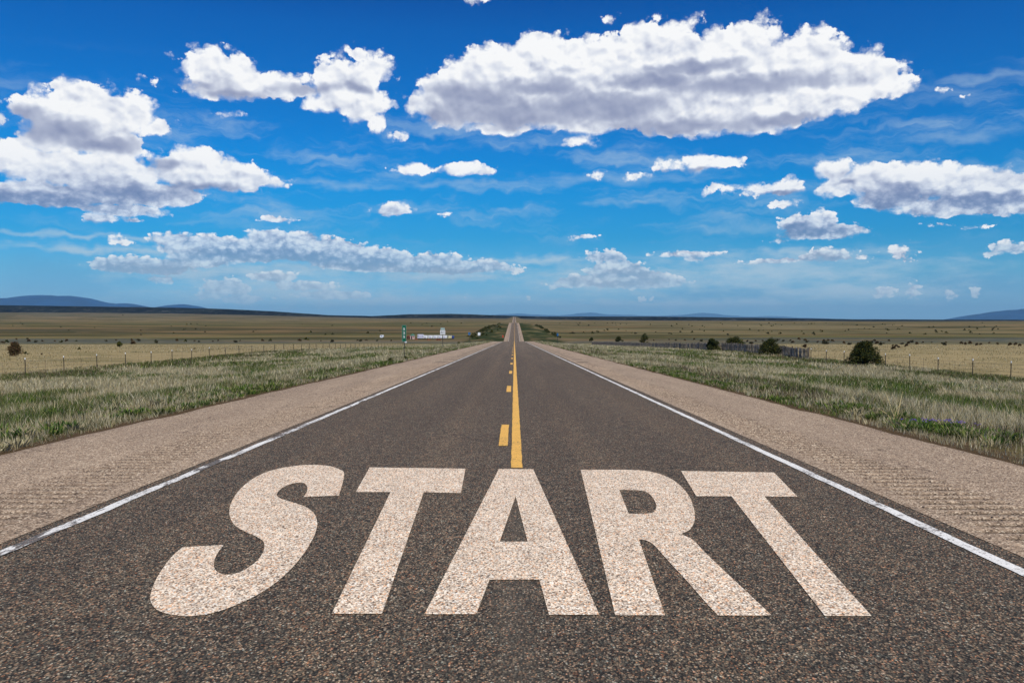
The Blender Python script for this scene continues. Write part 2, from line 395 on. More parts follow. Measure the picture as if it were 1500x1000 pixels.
# ------------------------------------------------------------------ materials
def mat(name):
    m_ = bpy.data.materials.new(name); m_.use_nodes = True; m_.node_tree.nodes.clear(); return m_, NT(m_.node_tree)
def finish(n, col, rough=0.9, bump=None, bs=0.3, bd=0.01, metal=0.0, spec=0.3):
    b = n.new('ShaderNodeBsdfPrincipled', {'Base Color': col, 'Roughness': rough, 'Metallic': metal, 'Specular IOR Level': spec})
    if bump is not None:
        bp = n.new('ShaderNodeBump', {'Height': bump, 'Strength': bs, 'Distance': bd}); n.l.new(bp.outputs[0], b.inputs['Normal'])
    n.new('ShaderNodeOutputMaterial', {0: b.outputs[0]}); return b
def pos(n): return n.new('ShaderNodeNewGeometry').outputs['Position']
def plain(name, c, rough=0.7, metal=0.0, var=0.15, scale=8.0):
    m_, n = mat(name); p = n.new('ShaderNodeTexCoord').outputs['Object']
    f = n.noise(p, scale, 4, 0.6)
    finish(n, n.mix(n.ss(f, 0.35, 0.7), tuple(k * (1 - var) for k in c), tuple(min(1, k * (1 + var)) for k in c)), rough, metal=metal); return m_

def asphalt_nodes(n, p):
    v1 = n.new('ShaderNodeTexVoronoi', {'Vector': n.v('MULTIPLY', p, (1, 0.66, 1)), 'Scale': 104.0}, voronoi_dimensions='2D')
    r1 = n.sep(v1.outputs['Color'])
    stone = n.ramp(r1[0], [(0.0, (0.012, 0.011, 0.010)), (0.22, (0.030, 0.026, 0.023)), (0.45, (0.062, 0.050, 0.042)), (0.66, (0.100, 0.078, 0.062)),
                           (0.82, (0.165, 0.125, 0.098)), (0.93, (0.26, 0.165, 0.11)), (1.0, (0.38, 0.33, 0.29))])
    stone = n.mix(1.0, stone, n.ramp(r1[1], [(0.0, (0.78, 1.0, 1.12)), (0.25, (0.92, 1.02, 0.98)), (0.45, (1, 1, 1)), (0.8, (1.05, 1, 0.92)), (0.93, (1.25, 0.95, 0.78)), (1.0, (1.4, 0.85, 0.65))]), 'MULTIPLY')
    gap = n.ss(v1.outputs['Distance'], 0.30, 0.62)
    c = n.mix(n.m('MULTIPLY', gap, 0.55), stone, (0.018, 0.015, 0.013))
    v2 = n.new('ShaderNodeTexVoronoi', {'Vector': p, 'Scale': 34.0}, voronoi_dimensions='2D')
    r2 = n.sep(v2.outputs['Color'])
    c = n.mix(1.0, c, n.ramp(r2[1], [(0, (0.80, 0.80, 0.81)), (1, (1.20, 1.19, 1.17))]), 'MULTIPLY')
    big = n.noise(p, 7.0, 4, 0.65)
    c = n.mix(1.0, c, n.ramp(big, [(0.25, (0.72, 0.72, 0.73)), (0.75, (1.28, 1.27, 1.25))]), 'MULTIPLY')
    return c, v1.outputs['Distance'], r1[0]
def shoulder_nodes(n, p):
    v1 = n.new('ShaderNodeTexVoronoi', {'Vector': p, 'Scale': 70.0}, voronoi_dimensions='2D')
    r1 = n.sep(v1.outputs['Color'])
    c = n.ramp(r1[0], [(0.0, (0.055, 0.040, 0.033)), (0.2, (0.15, 0.107, 0.083)), (0.5, (0.25, 0.180, 0.138)), (0.8, (0.34, 0.25, 0.193)), (1.0, (0.52, 0.43, 0.36))])
    c = n.mix(1.0, c, n.ramp(n.noise(p, 9.0, 5, 0.7), [(0.25, (0.74, 0.73, 0.73)), (0.75, (1.22, 1.21, 1.19))]), 'MULTIPLY')
    c = n.mix(1.0, c, n.ramp(n.noise(n.v('MULTIPLY', p, (1.0, 0.12, 1)), 1.3, 4, 0.6), [(0.3, (0.84, 0.83, 0.83)), (0.7, (1.12, 1.12, 1.11))]), 'MULTIPLY')
    return c, v1.outputs['Distance']

# road surface: chip seal, worn brighter and browner in the wheel paths
m_road, n = mat('asphalt'); p = pos(n)
c, dist_, _ = asphalt_nodes(n, p)
px_, py_, pz_ = n.sep(p)
long_ = n.noise(n.v('MULTIPLY', p, (1.0, 0.03, 1.0)), 1.1, 5, 0.6)
c = n.mix(1.0, c, n.ramp(long_, [(0.3, (0.86, 0.86, 0.87)), (0.7, (1.15, 1.14, 1.12))]), 'MULTIPLY')
lane = n.m('ABSOLUTE', n.m('SUBTRACT', n.m('ABSOLUTE', px_), 1.85))
wheel = n.ss(n.m('ABSOLUTE', n.m('SUBTRACT', lane, 0.85)), 0.42, 0.0)
c = n.mix(n.m('MULTIPLY', wheel, 0.35), c, n.mix(1.0, c, (1.28, 1.22, 1.14), 'MULTIPLY'))
mid = n.ss(n.m('ABSOLUTE', n.m('ADD', px_, n.m('MULTIPLY_ADD', n.noise(p, 2.0, 3), 0.12, -0.06))), 0.22, 0.02)
c = n.mix(n.m('MULTIPLY', mid, 0.22), c, (0.10, 0.083, 0.068))
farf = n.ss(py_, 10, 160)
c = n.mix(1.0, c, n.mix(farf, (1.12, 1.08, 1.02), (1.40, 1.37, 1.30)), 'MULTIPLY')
crk = n.new('ShaderNodeTexVoronoi', {'Vector': n.v('ADD', n.v('MULTIPLY', p, (1, 0.45, 1)), n.sc(n.noise(p, 1.6, 5, 0.65, out=1), 1.1)), 'Scale': 0.28}, feature='DISTANCE_TO_EDGE', voronoi_dimensions='2D')
crm = n.m('MULTIPLY', n.ss(crk.outputs['Distance'], 0.006, 0.001), n.ss(n.noise(p, 0.5, 3), 0.52, 0.60))
c = n.mix(n.m('MULTIPLY', crm, 0.7), c, (0.015, 0.013, 0.012))
c = n.mix(1.0, c, (1.18, 1.23, 1.18), 'MULTIPLY')
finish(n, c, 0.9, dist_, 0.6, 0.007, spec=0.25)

m_sh, n = mat('chip_seal_shoulder'); p = pos(n)
c, dist_ = shoulder_nodes(n, p)
px_, py_, pz_ = n.sep(p)
g = n.new('ShaderNodeAttribute', attribute_name='col').outputs['Color']
gx = n.sep(g)
grime = n.m('MULTIPLY', gx[0], n.ss(n.noise(n.v('MULTIPLY', p, (1, 2.2, 1)), 6, 5, 0.75), 0.28, 0.46))
c = n.mix(n.m('MULTIPLY', grime, 0.95), c, (0.016, 0.012, 0.010))
c = n.mix(n.m('MULTIPLY', gx[1], n.ss(n.noise(p, 7, 4, 0.7), 0.35, 0.6)), c, (0.06, 0.042, 0.035))
ck = n.new('ShaderNodeTexVoronoi', {'Vector': n.v('ADD', n.v('MULTIPLY', p, (1, 0.5, 1)), n.sc(n.noise(p, 1.8, 5, 0.65, out=1), 0.9)), 'Scale': 0.42}, feature='DISTANCE_TO_EDGE', voronoi_dimensions='2D')
ckm = n.m('MULTIPLY', n.ss(ck.outputs['Distance'], 0.009, 0.002), n.ss(n.noise(p, 0.45, 3), 0.50, 0.58))
c = n.mix(n.m('MULTIPLY', ckm, 0.8), c, (0.05, 0.032, 0.025))
c = n.mix(1.0, c, (1.33, 1.36, 1.22), 'MULTIPLY')
finish(n, c, 0.95, dist_, 0.5, 0.006, spec=0.2)

def paint_mat(name, c_hi, c_lo, wear, speck, gaps=False):
    m_, n = mat(name); p = pos(n)
    base, dist_, rr = asphalt_nodes(n, p)
    v = n.new('ShaderNodeTexVoronoi', {'Vector': p, 'Scale': 95.0}, voronoi_dimensions='2D')
    r3 = n.sep(v.outputs['Color'])
    c = n.mix(r3[0], c_lo, c_hi)
    w1 = n.noise(p, 26, 5, 0.75); w2 = n.noise(p, 1.7, 4, 0.6)
    k = n.m('ADD', n.m('MULTIPLY', w1, 1.0), n.m('MULTIPLY', w2, 0.65))
    k = n.ss(k, 0.80 + 0.33 * (1 - wear), 0.92 + 0.33 * (1 - wear))
    if gaps:
        w3 = n.noise(n.v('ADD', n.v('MULTIPLY', p, (3.0, 0.55, 1)), (0, 4.2, 0)), 1.0, 4, 0.7)
        k = n.m('MAXIMUM', k, n.ss(w3, 0.585, 0.61))
    c = n.mix(n.m('MULTIPLY', k, 0.9), c, base)
    sp = n.ss(n.m('ADD', r3[1], n.m('MULTIPLY', n.noise(p, 60, 2), 0.2)), 1.12 - speck, 1.16 - speck)
    c = n.mix(n.m('MULTIPLY', sp, 0.8), c, base)
    finish(n, c, 0.75, dist_, 0.4, 0.004, spec=0.3); return m_
m_white = paint_mat('white_line_paint', (0.88, 0.87, 0.82), (0.64, 0.63, 0.59), 0.88, 0.08)
m_white_worn = paint_mat('worn_white_line_paint', (0.88, 0.87, 0.82), (0.64, 0.63, 0.59), 0.92, 0.08, True)
m_yellow = paint_mat('yellow_line_paint', (0.86, 0.50, 0.11), (0.68, 0.37, 0.07), 0.62, 0.07)
# lettering: pale paint over coarse chips, grains of every tone
m_letter, n = mat('cream_lettering_paint'); p = pos(n)
v = n.new('ShaderNodeTexVoronoi', {'Vector': n.v('MULTIPLY', p, (1, 0.62, 1)), 'Scale': 92.0}, voronoi_dimensions='2D'); r3 = n.sep(v.outputs['Color'])
c = n.ramp(r3[0], [(0.0, (0.13, 0.105, 0.088)), (0.10, (0.27, 0.22, 0.185)), (0.20, (0.46, 0.38, 0.32)), (0.36, (0.60, 0.50, 0.425)), (0.55, (0.72, 0.60, 0.50)), (0.74, (0.84, 0.72, 0.61)), (0.90, (0.95, 0.87, 0.78)), (1.0, (0.97, 0.95, 0.92))])
hue = n.ramp(r3[1], [(0.0, (0.90, 0.97, 1.08)), (0.3, (1, 1, 1)), (0.8, (1, 1, 1)), (0.9, (1.08, 0.84, 0.68)), (1.0, (1.05, 0.70, 0.50))])
c = n.mix(1.0, c, hue, 'MULTIPLY')
c = n.mix(n.m('MULTIPLY', n.ss(v.outputs['Distance'], 0.38, 0.62), 0.45), c, (0.17, 0.135, 0.11))
c = n.mix(1.0, c, n.ramp(n.noise(p, 5, 5, 0.7), [(0.3, (0.86, 0.86, 0.86)), (0.7, (1.12, 1.12, 1.11))]), 'MULTIPLY')
c = n.mix(1.0, c, (1.12, 1.07, 0.94), 'MULTIPLY')
finish(n, c, 0.85, v.outputs['Distance'], 0.5, 0.005, spec=0.2)

# ground
def L3(r_, g_, b_, k=1.0): return tuple(v_ * k for v_ in lin(r_, g_, b_))
m_ground, n = mat('prairie_ground'); p = pos(n); px_, py_, pz_ = n.sep(p)
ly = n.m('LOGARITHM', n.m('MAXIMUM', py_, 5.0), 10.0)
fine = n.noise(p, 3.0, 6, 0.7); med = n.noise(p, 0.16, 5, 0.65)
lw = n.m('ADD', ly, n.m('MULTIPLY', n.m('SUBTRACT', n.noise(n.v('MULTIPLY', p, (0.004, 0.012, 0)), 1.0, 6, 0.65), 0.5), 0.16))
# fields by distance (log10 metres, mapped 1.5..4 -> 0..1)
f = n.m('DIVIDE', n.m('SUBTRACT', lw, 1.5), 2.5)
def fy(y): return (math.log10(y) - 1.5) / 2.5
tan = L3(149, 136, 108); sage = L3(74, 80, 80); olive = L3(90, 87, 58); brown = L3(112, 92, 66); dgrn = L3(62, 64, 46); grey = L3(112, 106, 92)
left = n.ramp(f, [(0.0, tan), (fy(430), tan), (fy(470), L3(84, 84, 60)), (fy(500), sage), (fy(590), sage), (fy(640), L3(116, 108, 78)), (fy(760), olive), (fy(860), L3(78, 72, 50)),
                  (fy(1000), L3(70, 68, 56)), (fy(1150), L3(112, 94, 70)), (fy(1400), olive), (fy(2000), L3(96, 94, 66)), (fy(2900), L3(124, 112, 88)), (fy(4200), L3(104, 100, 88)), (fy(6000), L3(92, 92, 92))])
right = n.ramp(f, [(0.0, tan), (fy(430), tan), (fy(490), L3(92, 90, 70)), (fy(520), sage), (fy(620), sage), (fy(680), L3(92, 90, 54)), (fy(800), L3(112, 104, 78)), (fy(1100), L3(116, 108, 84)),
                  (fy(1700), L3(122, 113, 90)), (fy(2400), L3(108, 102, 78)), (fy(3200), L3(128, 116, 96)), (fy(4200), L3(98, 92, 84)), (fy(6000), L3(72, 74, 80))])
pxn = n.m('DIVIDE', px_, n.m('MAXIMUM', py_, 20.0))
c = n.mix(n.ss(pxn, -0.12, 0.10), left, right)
# long patches of other growth; the dark bands are partly painted cloud shadow
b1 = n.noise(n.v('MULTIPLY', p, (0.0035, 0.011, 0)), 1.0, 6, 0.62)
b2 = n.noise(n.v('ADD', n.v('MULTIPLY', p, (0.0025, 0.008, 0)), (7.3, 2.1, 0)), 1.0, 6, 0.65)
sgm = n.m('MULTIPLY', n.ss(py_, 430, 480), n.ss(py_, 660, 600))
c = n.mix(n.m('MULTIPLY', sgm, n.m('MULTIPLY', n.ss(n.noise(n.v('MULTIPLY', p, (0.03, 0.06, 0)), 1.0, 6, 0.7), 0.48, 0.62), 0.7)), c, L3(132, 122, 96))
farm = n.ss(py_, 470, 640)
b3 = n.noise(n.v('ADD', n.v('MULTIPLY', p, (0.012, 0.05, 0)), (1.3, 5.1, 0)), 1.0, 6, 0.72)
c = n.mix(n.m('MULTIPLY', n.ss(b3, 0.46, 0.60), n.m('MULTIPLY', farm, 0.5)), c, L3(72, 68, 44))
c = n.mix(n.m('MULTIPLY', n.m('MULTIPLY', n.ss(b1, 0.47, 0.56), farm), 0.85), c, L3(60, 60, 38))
c = n.mix(n.m('MULTIPLY', n.m('MULTIPLY', n.ss(b2, 0.52, 0.60), farm), 0.65), c, L3(132, 108, 80))
nearm = n.ss(py_, 520, 380)
c = n.mix(n.m('MULTIPLY', n.m('MULTIPLY', n.ss(med, 0.46, 0.62), nearm), 0.6), c, L3(102, 98, 70))
c = n.mix(n.m('MULTIPLY', n.ss(fine, 0.45, 0.72), 0.32), c, L3(92, 88, 66))
c = n.mix(1.0, c, n.ramp(n.noise(p, 0.9, 5, 0.7), [(0.3, (0.86, 0.86, 0.85)), (0.7, (1.16, 1.15, 1.13))]), 'MULTIPLY')
# mown strip and roadside soil inside the fences
ax = n.m('ABSOLUTE', n.m('ADD', px_, 0.3))
axw = n.m('ADD', ax, n.m('MULTIPLY', n.m('SUBTRACT', n.noise(p, 0.5, 4), 0.5), 5.0))
vg = n.m('MULTIPLY', n.ss(axw, 39.0, 36.5), n.ss(py_, 420, 300))
vcol = n.mix(n.ss(med, 0.42, 0.60), L3(104, 96, 70), L3(66, 70, 40))
vcol = n.mix(n.m('MULTIPLY', n.ss(fine, 0.5, 0.7), 0.5), vcol, L3(78, 66, 50))
c = n.mix(vg, c, vcol)
cor = n.m('MULTIPLY', n.ss(axw, 36.0, 28.0), n.m('MULTIPLY', n.ss(py_, 430, 560), n.ss(py_, 1500, 1180)))
c = n.mix(n.m('MULTIPLY', cor, n.ss(n.noise(n.v('MULTIPLY', p, (0.06, 0.016, 0)), 1.0, 5, 0.65), 0.36, 0.56)), c, L3(44, 54, 28))
soil = n.m('MULTIPLY', n.ss(n.m('ADD', ax, n.m('MULTIPLY', n.m('SUBTRACT', n.noise(p, 1.3, 5), 0.5), 1.6)), 7.75, 7.0), n.ss(py_, 500, 300))
c = n.mix(soil, c, n.mix(fine, L3(66, 54, 44), L3(98, 82, 64)))
# pale bare sand patches on the right plain
sand = n.m('MULTIPLY', n.ss(n.noise(n.v('ADD', n.v('MULTIPLY', p, (0.006, 0.014, 0)), (3.1, 9.2, 0)), 1.0, 5, 0.6), 0.66, 0.70), n.ss(py_, 650, 750))
c = n.mix(n.m('MULTIPLY', sand, 0.8), c, L3(176, 142, 112))
c = n.mix(1.0, c, (1.02, 0.99, 0.84), 'MULTIPLY')
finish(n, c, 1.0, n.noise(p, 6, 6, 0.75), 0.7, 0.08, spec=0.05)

m_hills, n = mat('juniper_covered_ridge'); p = pos(n)
h1 = n.noise(n.v('MULTIPLY', p, (0.030, 0.006, 0.09)), 1.0, 6, 0.8); h2 = n.noise(n.v('MULTIPLY', p, (0.0022, 0.002, 0.0)), 1.0, 5, 0.6)
c = n.mix(n.ss(h2, 0.40, 0.62), L3(16, 22, 32), L3(34, 40, 44))
c = n.mix(n.m('MULTIPLY', n.ss(h1, 0.55, 0.62), 0.55), c, L3(108, 108, 106))
finish(n, c, 1.0, spec=0.0)
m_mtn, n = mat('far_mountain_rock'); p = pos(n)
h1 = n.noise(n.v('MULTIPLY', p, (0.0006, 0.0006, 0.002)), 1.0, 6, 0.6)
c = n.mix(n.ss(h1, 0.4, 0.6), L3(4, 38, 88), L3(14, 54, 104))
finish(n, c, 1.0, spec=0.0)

# ------------------------------------------------------------------ ground, hills, mountains
def spaced(segs):
    out = []
    for a_, b_, st in segs: out += list(np.arange(a_, b_, st))
    return np.array(out + [segs[-1][1]], float)
ys_g = spaced([(-40, 0, 4), (0, 40, 0.8), (40, 130, 1.5), (130, 320, 3), (320, 700, 8), (700, 1400, 16), (1400, 3000, 50), (3000, 6000, 100)])
xs_pos = spaced([(0, 6, 3), (6.45, 12, 0.7), (12, 42, 1.5), (42, 90, 5), (90, 300, 20), (300, 1000, 70), (1000, 6000, 400)])
xs_neg = -spaced([(0, 6, 3), (7.15, 12, 0.7), (12, 42, 1.5), (42, 90, 5), (90, 300, 20), (300, 1000, 70), (1000, 6000, 400)])[::-1]
xs_g = np.unique(np.concatenate([xs_neg, xs_pos]))
def grid(xs, ys, zf):
    X, Y = np.meshgrid(xs, ys); Z = zf(X, Y)
    nx, ny = len(xs), len(ys)
    V = np.stack([X, Y, Z], -1).reshape(-1, 3)
    i = np.arange((ny - 1) * (nx - 1)); r_, q = i // (nx - 1), i % (nx - 1); b = r_ * nx + q
    return V, np.stack([b, b + 1, b + nx + 1, b + nx], 1)
def zg_mesh(x, y):
    z = terrain(x, y)
    return z - 0.25 * ((x > -7.1) & (x < 6.4) & (y < 5600))
V, Fc = grid(xs_g, ys_g, zg_mesh)
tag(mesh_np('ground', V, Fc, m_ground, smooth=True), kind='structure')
ys_h = np.concatenate([np.linspace(6000, 7100, 40), np.linspace(7200, 14000, 14)])
V, Fc = grid(np.linspace(-12000, 12000, 900), ys_h, lambda x, y: terrain(x, y))
V[V[:, 1] == 6000, 2] -= 0.5
tag(mesh_np('hills', V, Fc, m_hills, smooth=True), kind='structure')
# side plains that close the view to left and right of the camera
xs_s = spaced([(6000, 12000, 1000)])
for sg in (-1, 1):
    pass

def mountain(name, D, outline, depth, label, seed):
    pxs = np.linspace(outline[0][0], outline[-1][0], 160)
    tops = np.interp(pxs, [o_[0] for o_ in outline], [o_[1] for o_ in outline]) + (1.2 if D > 80000 else 0)
    tops = tops - (fbm(pxs / 22, pxs * 0, seed, 4) - 0.5) * 2.2 * np.clip((472 - tops) / 12, 0, 1)
    rows = 15; V = []
    for j in range(rows):
        t = j / (rows - 1); y = D + (t - 0.5) * depth
        prof = math.sin(math.pi * t) ** 0.8
        x = (pxs - 753.5) / FPX * D
        ridge = (fbm(x / 900, np.full_like(x, y / 900), seed + 3, 5) - 0.5) * 0.35
        top = (463 - tops) / FPX * D
        z = -300 + (top + 300) * np.clip(prof * (1 + ridge * (1 - prof)), 0, 1)
        V.append(np.stack([x, np.full_like(x, y), z + CAM_H], -1))
    V = np.concatenate(V); nx = len(pxs)
    i = np.arange((rows - 1) * (nx - 1)); r_, q = i // (nx - 1), i % (nx - 1); b = r_ * nx + q
    return tag(mesh_np(name, V, np.stack([b, b + 1, b + nx + 1, b + nx], 1), m_mtn, smooth=True), kind='structure')
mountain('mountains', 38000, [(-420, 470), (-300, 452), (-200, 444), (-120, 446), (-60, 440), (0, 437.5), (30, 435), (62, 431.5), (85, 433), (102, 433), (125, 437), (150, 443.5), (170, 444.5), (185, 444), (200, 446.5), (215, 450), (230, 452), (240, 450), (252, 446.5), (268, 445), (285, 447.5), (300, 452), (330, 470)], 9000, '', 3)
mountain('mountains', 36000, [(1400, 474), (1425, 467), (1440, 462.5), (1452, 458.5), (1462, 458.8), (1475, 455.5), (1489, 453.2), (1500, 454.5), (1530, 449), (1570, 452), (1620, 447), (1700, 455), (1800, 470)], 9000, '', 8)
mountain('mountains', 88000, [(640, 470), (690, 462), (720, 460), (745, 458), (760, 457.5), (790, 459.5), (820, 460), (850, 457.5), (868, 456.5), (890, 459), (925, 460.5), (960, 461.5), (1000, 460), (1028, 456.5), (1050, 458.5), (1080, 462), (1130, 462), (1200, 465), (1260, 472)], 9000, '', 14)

# ------------------------------------------------------------------ road, shoulders, painted lines
ys_r = spaced([(-12, 200, 2), (200, 600, 4), (600, 1400, 8), (1400, 5600, 40)])
def strip(xs, ys, dz): return grid(np.asarray(xs, float), ys, lambda x, y: zroad(y) + dz)
V, Fc = strip([-4.02, -2, 0, 2, 3.74], ys_r, 0.0)
tag(mesh_np('road', V, Fc, m_road, smooth=True), kind='structure')
# shoulders: fine rows near the camera so the rumble strip grooves are cut into them
ys_s = np.concatenate([np.arange(-4, 52, 0.03), spaced([(52, 200, 2), (200, 600, 4), (600, 1400, 8), (1400, 5600, 40)])])
def shoulder(xs, a_, b_, outer):
    xs = np.asarray(xs, float); X, Y = np.meshgrid(xs, ys_s)
    wob = (vnoise(Y * 0.22, Y * 0, 31 if outer < 0 else 47) - 0.5) * 0.35
    ragged = (vnoise(np.round(Y / 0.24) * 3.7, 0 * Y, 5) - 0.5) * 0.22
    ph = np.abs(((Y / 0.24) % 1.0) - 0.5) * 2
    groove = sst(ph, 0.48, 0.72)
    inner = sst(np.abs(X), a_ + wob + ragged - 0.05, a_ + wob + ragged + 0.05) * (1 - sst(np.abs(X), b_ + wob - ragged - 0.06, b_ + wob - ragged + 0.06))
    patch = sst(vnoise(Y * 0.11 + 3, 0 * Y, 71 if outer < 0 else 13), 0.22, 0.42) * (1 - 0.6 * sst(Y, 30, 50)) * (Y < 51.5)
    g_ = groove * inner * (0.55 + 0.45 * patch)
    Z = zroad(Y) + 0.004 - 0.028 * g_
    ragged_edge = (np.abs(X) > abs(outer) - 0.01)
    X2 = X + np.sign(outer) * ragged_edge * ((fbm(Y / 1.6, Y * 0, 17 if outer < 0 else 19, 4) - 0.5) * 0.7) * (Y < 400)
    Z = Z - ragged_edge * 0.03
    V = np.stack([X2, Y, Z], -1).reshape(-1, 3)
    nx, ny = len(xs), len(ys_s); i = np.arange((ny - 1) * (nx - 1)); r_, q = i // (nx - 1), i % (nx - 1); b = r_ * nx + q
    col = np.zeros((len(V), 3), np.float32); col[:, 0] = g_.ravel(); col[:, 1] = (0.85 * sst(np.abs(X), abs(outer) - 0.55, abs(outer) - 0.1)).ravel()
    return tag(mesh_np('road_shoulder', V, np.stack([b, b + 1, b + nx + 1, b + nx], 1), m_sh, smooth=False, colors=col), kind='structure')
shoulder([-7.3, -6.9, -6.5, -5.8] + list(np.arange(-5.4, -4.0, 0.1)) + [-3.99], 4.22, 5.05, -7.3)
shoulder([3.71] + list(np.arange(3.8, 5.0, 0.1)) + [5.3, 5.7, 6.1, 6.6], 3.92, 4.62, 6.6)

def line_mesh(name, x0, x1, ya, yb, m_, dz=0.006, jag=0.010, step=None):
    if step is None: ys = ys_r[(ys_r > ya) & (ys_r < yb)]; ys = np.concatenate([[ya], np.arange(ya + 0.07, min(30, yb), 0.07), ys[ys > 30.1], [yb]])
    else: ys = np.linspace(ya, yb, step)
    V = []
    for sgn, x in ((-1, x0), (1, x1)):
        j = (fbm(ys * 2.3, ys * 0 + x, 3, 4) - 0.5) * 2 * jag * 2
        V.append(np.stack([x + j, ys, zroad(ys) + dz], -1))
    k = len(ys); V = np.concatenate(V); i = np.arange(k - 1)
    return mesh_np(name, V, np.stack([i, i + k, i + k + 1, i + 1], 1), m_)
tag(line_mesh('edge_line', -3.86, -3.75, -10, 5500, m_white_worn), 'worn white edge line along the left side of the asphalt', 'road marking')
tag(line_mesh('edge_line', 3.42, 3.53, -10, 5500, m_white), 'solid white edge line along the right side of the asphalt', 'road marking')
tag(line_mesh('centre_line', -0.04, 0.10, 10.35, 5500, m_yellow, jag=0.004), 'solid yellow centre line running to the horizon above the letter A', 'road marking')
ords = ['nearest and largest yellow dash left of the solid centre line', 'second yellow dash from the viewer left of the centre line', 'third yellow dash from the viewer left of the centre line',
        'fourth yellow dash from the viewer left of the centre line']
y0 = 12.45
for k in range(22):
    o = line_mesh('centre_dash', -0.235, -0.10, y0, y0 + 3.0, m_yellow, jag=0.004, step=8 if k > 2 else 60)
    tag(o, ords[k] if k < 4 else 'tiny far yellow dash in the row left of the centre line', 'road marking', 'broken yellow dashes beside the centre line')
    y0 += 12.2

# ------------------------------------------------------------------ painted word START
ZA = lambda pts: [(200 + x / 2.679, 660 + y / 2.679) for x, y in pts]
ZB = lambda pts: [(740 + x / 2.679, 660 + y / 2.679) for x, y in pts]
def smooth_loop(pts, corners, sub=5):
    """Catmull-Rom through the points, keeping the listed indices sharp"""
    n_ = len(pts); out = []
    for i in range(n_):
        p1, p2 = np.array(pts[i]), np.array(pts[(i + 1) % n_])
        p0 = np.array(pts[i - 1]) if i not in corners else 2 * p1 - p2
        p3 = np.array(pts[(i + 2) % n_]) if (i + 1) % n_ not in corners else 2 * p2 - p1
        if i in corners and (i + 1) % n_ in corners: out.append(tuple(p1)); continue
        for k in range(sub):
            t = k / sub
            out.append(tuple(0.5 * ((2 * p1) + (-p0 + p2) * t + (2 * p0 - 5 * p1 + 4 * p2 - p3) * t * t + (-p0 + 3 * p1 - 3 * p2 + p3) * t**3)))
    return out
S_ = [(815,95),(795,176),(655,183),(669,160),(669,140),(655,128),(630,127),(595,135),(565,152),(552,168),(553,180),(575,192),(620,205),(665,222),(695,245),(708,275),(706,310),(690,350),(660,400),(620,450),(570,500),(510,545),(440,585),(370,615),(300,638),(230,650),(160,648),(100,635),(68,615),(54,585),(58,555),(75,510),(105,460),(140,415),(180,380),(343,370),(320,400),(306,430),(304,455),(315,475),(345,487),(385,484),(425,468),(465,440),(492,408),(502,378),(495,355),(470,338),(425,318),(390,298),(370,270),(364,240),(372,205),(395,165),(430,130),(475,100),(530,78),(600,63),(680,56),(750,60),(795,73)]
S_ = smooth_loop(ZA(S_), {1, 2, 34, 35})
T1 = ZA([(915,66),(1291,71),(1273,167),(1127,164),(963,641),(766,641),(997,163),(860,163)])
A_ = [(730.8,686.9),(781.1,687.3),(878.1,900.8),(804.2,900.8),(790,849.3),(717,849.3),(697.6,900.0),(621.8,900.0)]
AH = [(755.3,727.2),(772.8,793.6),(731.9,793.6)]
R_ = smooth_loop(ZB([(296,75),(500,76),(580,85),(640,105),(690,140),(725,185),(742,235),(743,275),(725,310),(690,328),(735,350),(775,390),(820,435),(900,510),(980,585),(1046,648),(835,648),(790,600),(720,520),(660,455),(610,400),(580,368),(550,352),(525,350),(628,647),(432,647)]), {0, 9, 15, 16, 23, 24, 25})
RH = smooth_loop(ZB([(448,155),(530,157),(565,170),(585,195),(593,220),(585,240),(560,247),(485,249)]), {0, 7})
T2 = ZB([(690,80),(1055,86),(1147,181),(1018,181),(1438,650),(1255,650),(888,180),(750,179)])
word = empty('painted_word', (0, 8, float(zroad(8.0))))
tag(word, 'large cream painted word START across both lanes in front', 'road marking')
def letter(outer, holes, label):
    cu = bpy.data.curves.new('letter', 'CURVE'); cu.dimensions = '2D'; cu.fill_mode = 'BOTH'
    for lp in [outer] + holes:
        q = [on_road(x, y) for x, y in lp]
        sp = cu.splines.new('POLY'); sp.points.add(len(q) - 1)
        for pt, (x, y) in zip(sp.points, q): pt.co = (x, y - 8, 0, 1)
        sp.use_cyclic_u = True
    tmp = bpy.data.objects.new('tmp', cu); COL.objects.link(tmp)
    bpy.context.view_layer.update()
    me = bpy.data.meshes.new_from_object(tmp.evaluated_get(bpy.context.evaluated_depsgraph_get()))
    bpy.data.objects.remove(tmp); bpy.data.curves.remove(cu)
    for v in me.vertices: v.co.z = -0.0241 * v.co.y + 0.005
    me.materials.clear(); me.materials.append(m_letter); me.name = 'letter'
    o = bpy.data.objects.new('letter', me); COL.objects.link(o); o.parent = word; o['label'] = label
letter(S_, [], 'curved letter S at the left end of the word')
letter(T1, [], 'first letter T, leaning right, between the S and the A')
letter(A_, [AH], 'letter A in the middle of the word')
letter(R_, [RH], 'letter R with a closed bowl')
letter(T2, [], 'last letter T, leaning left, at the right end')

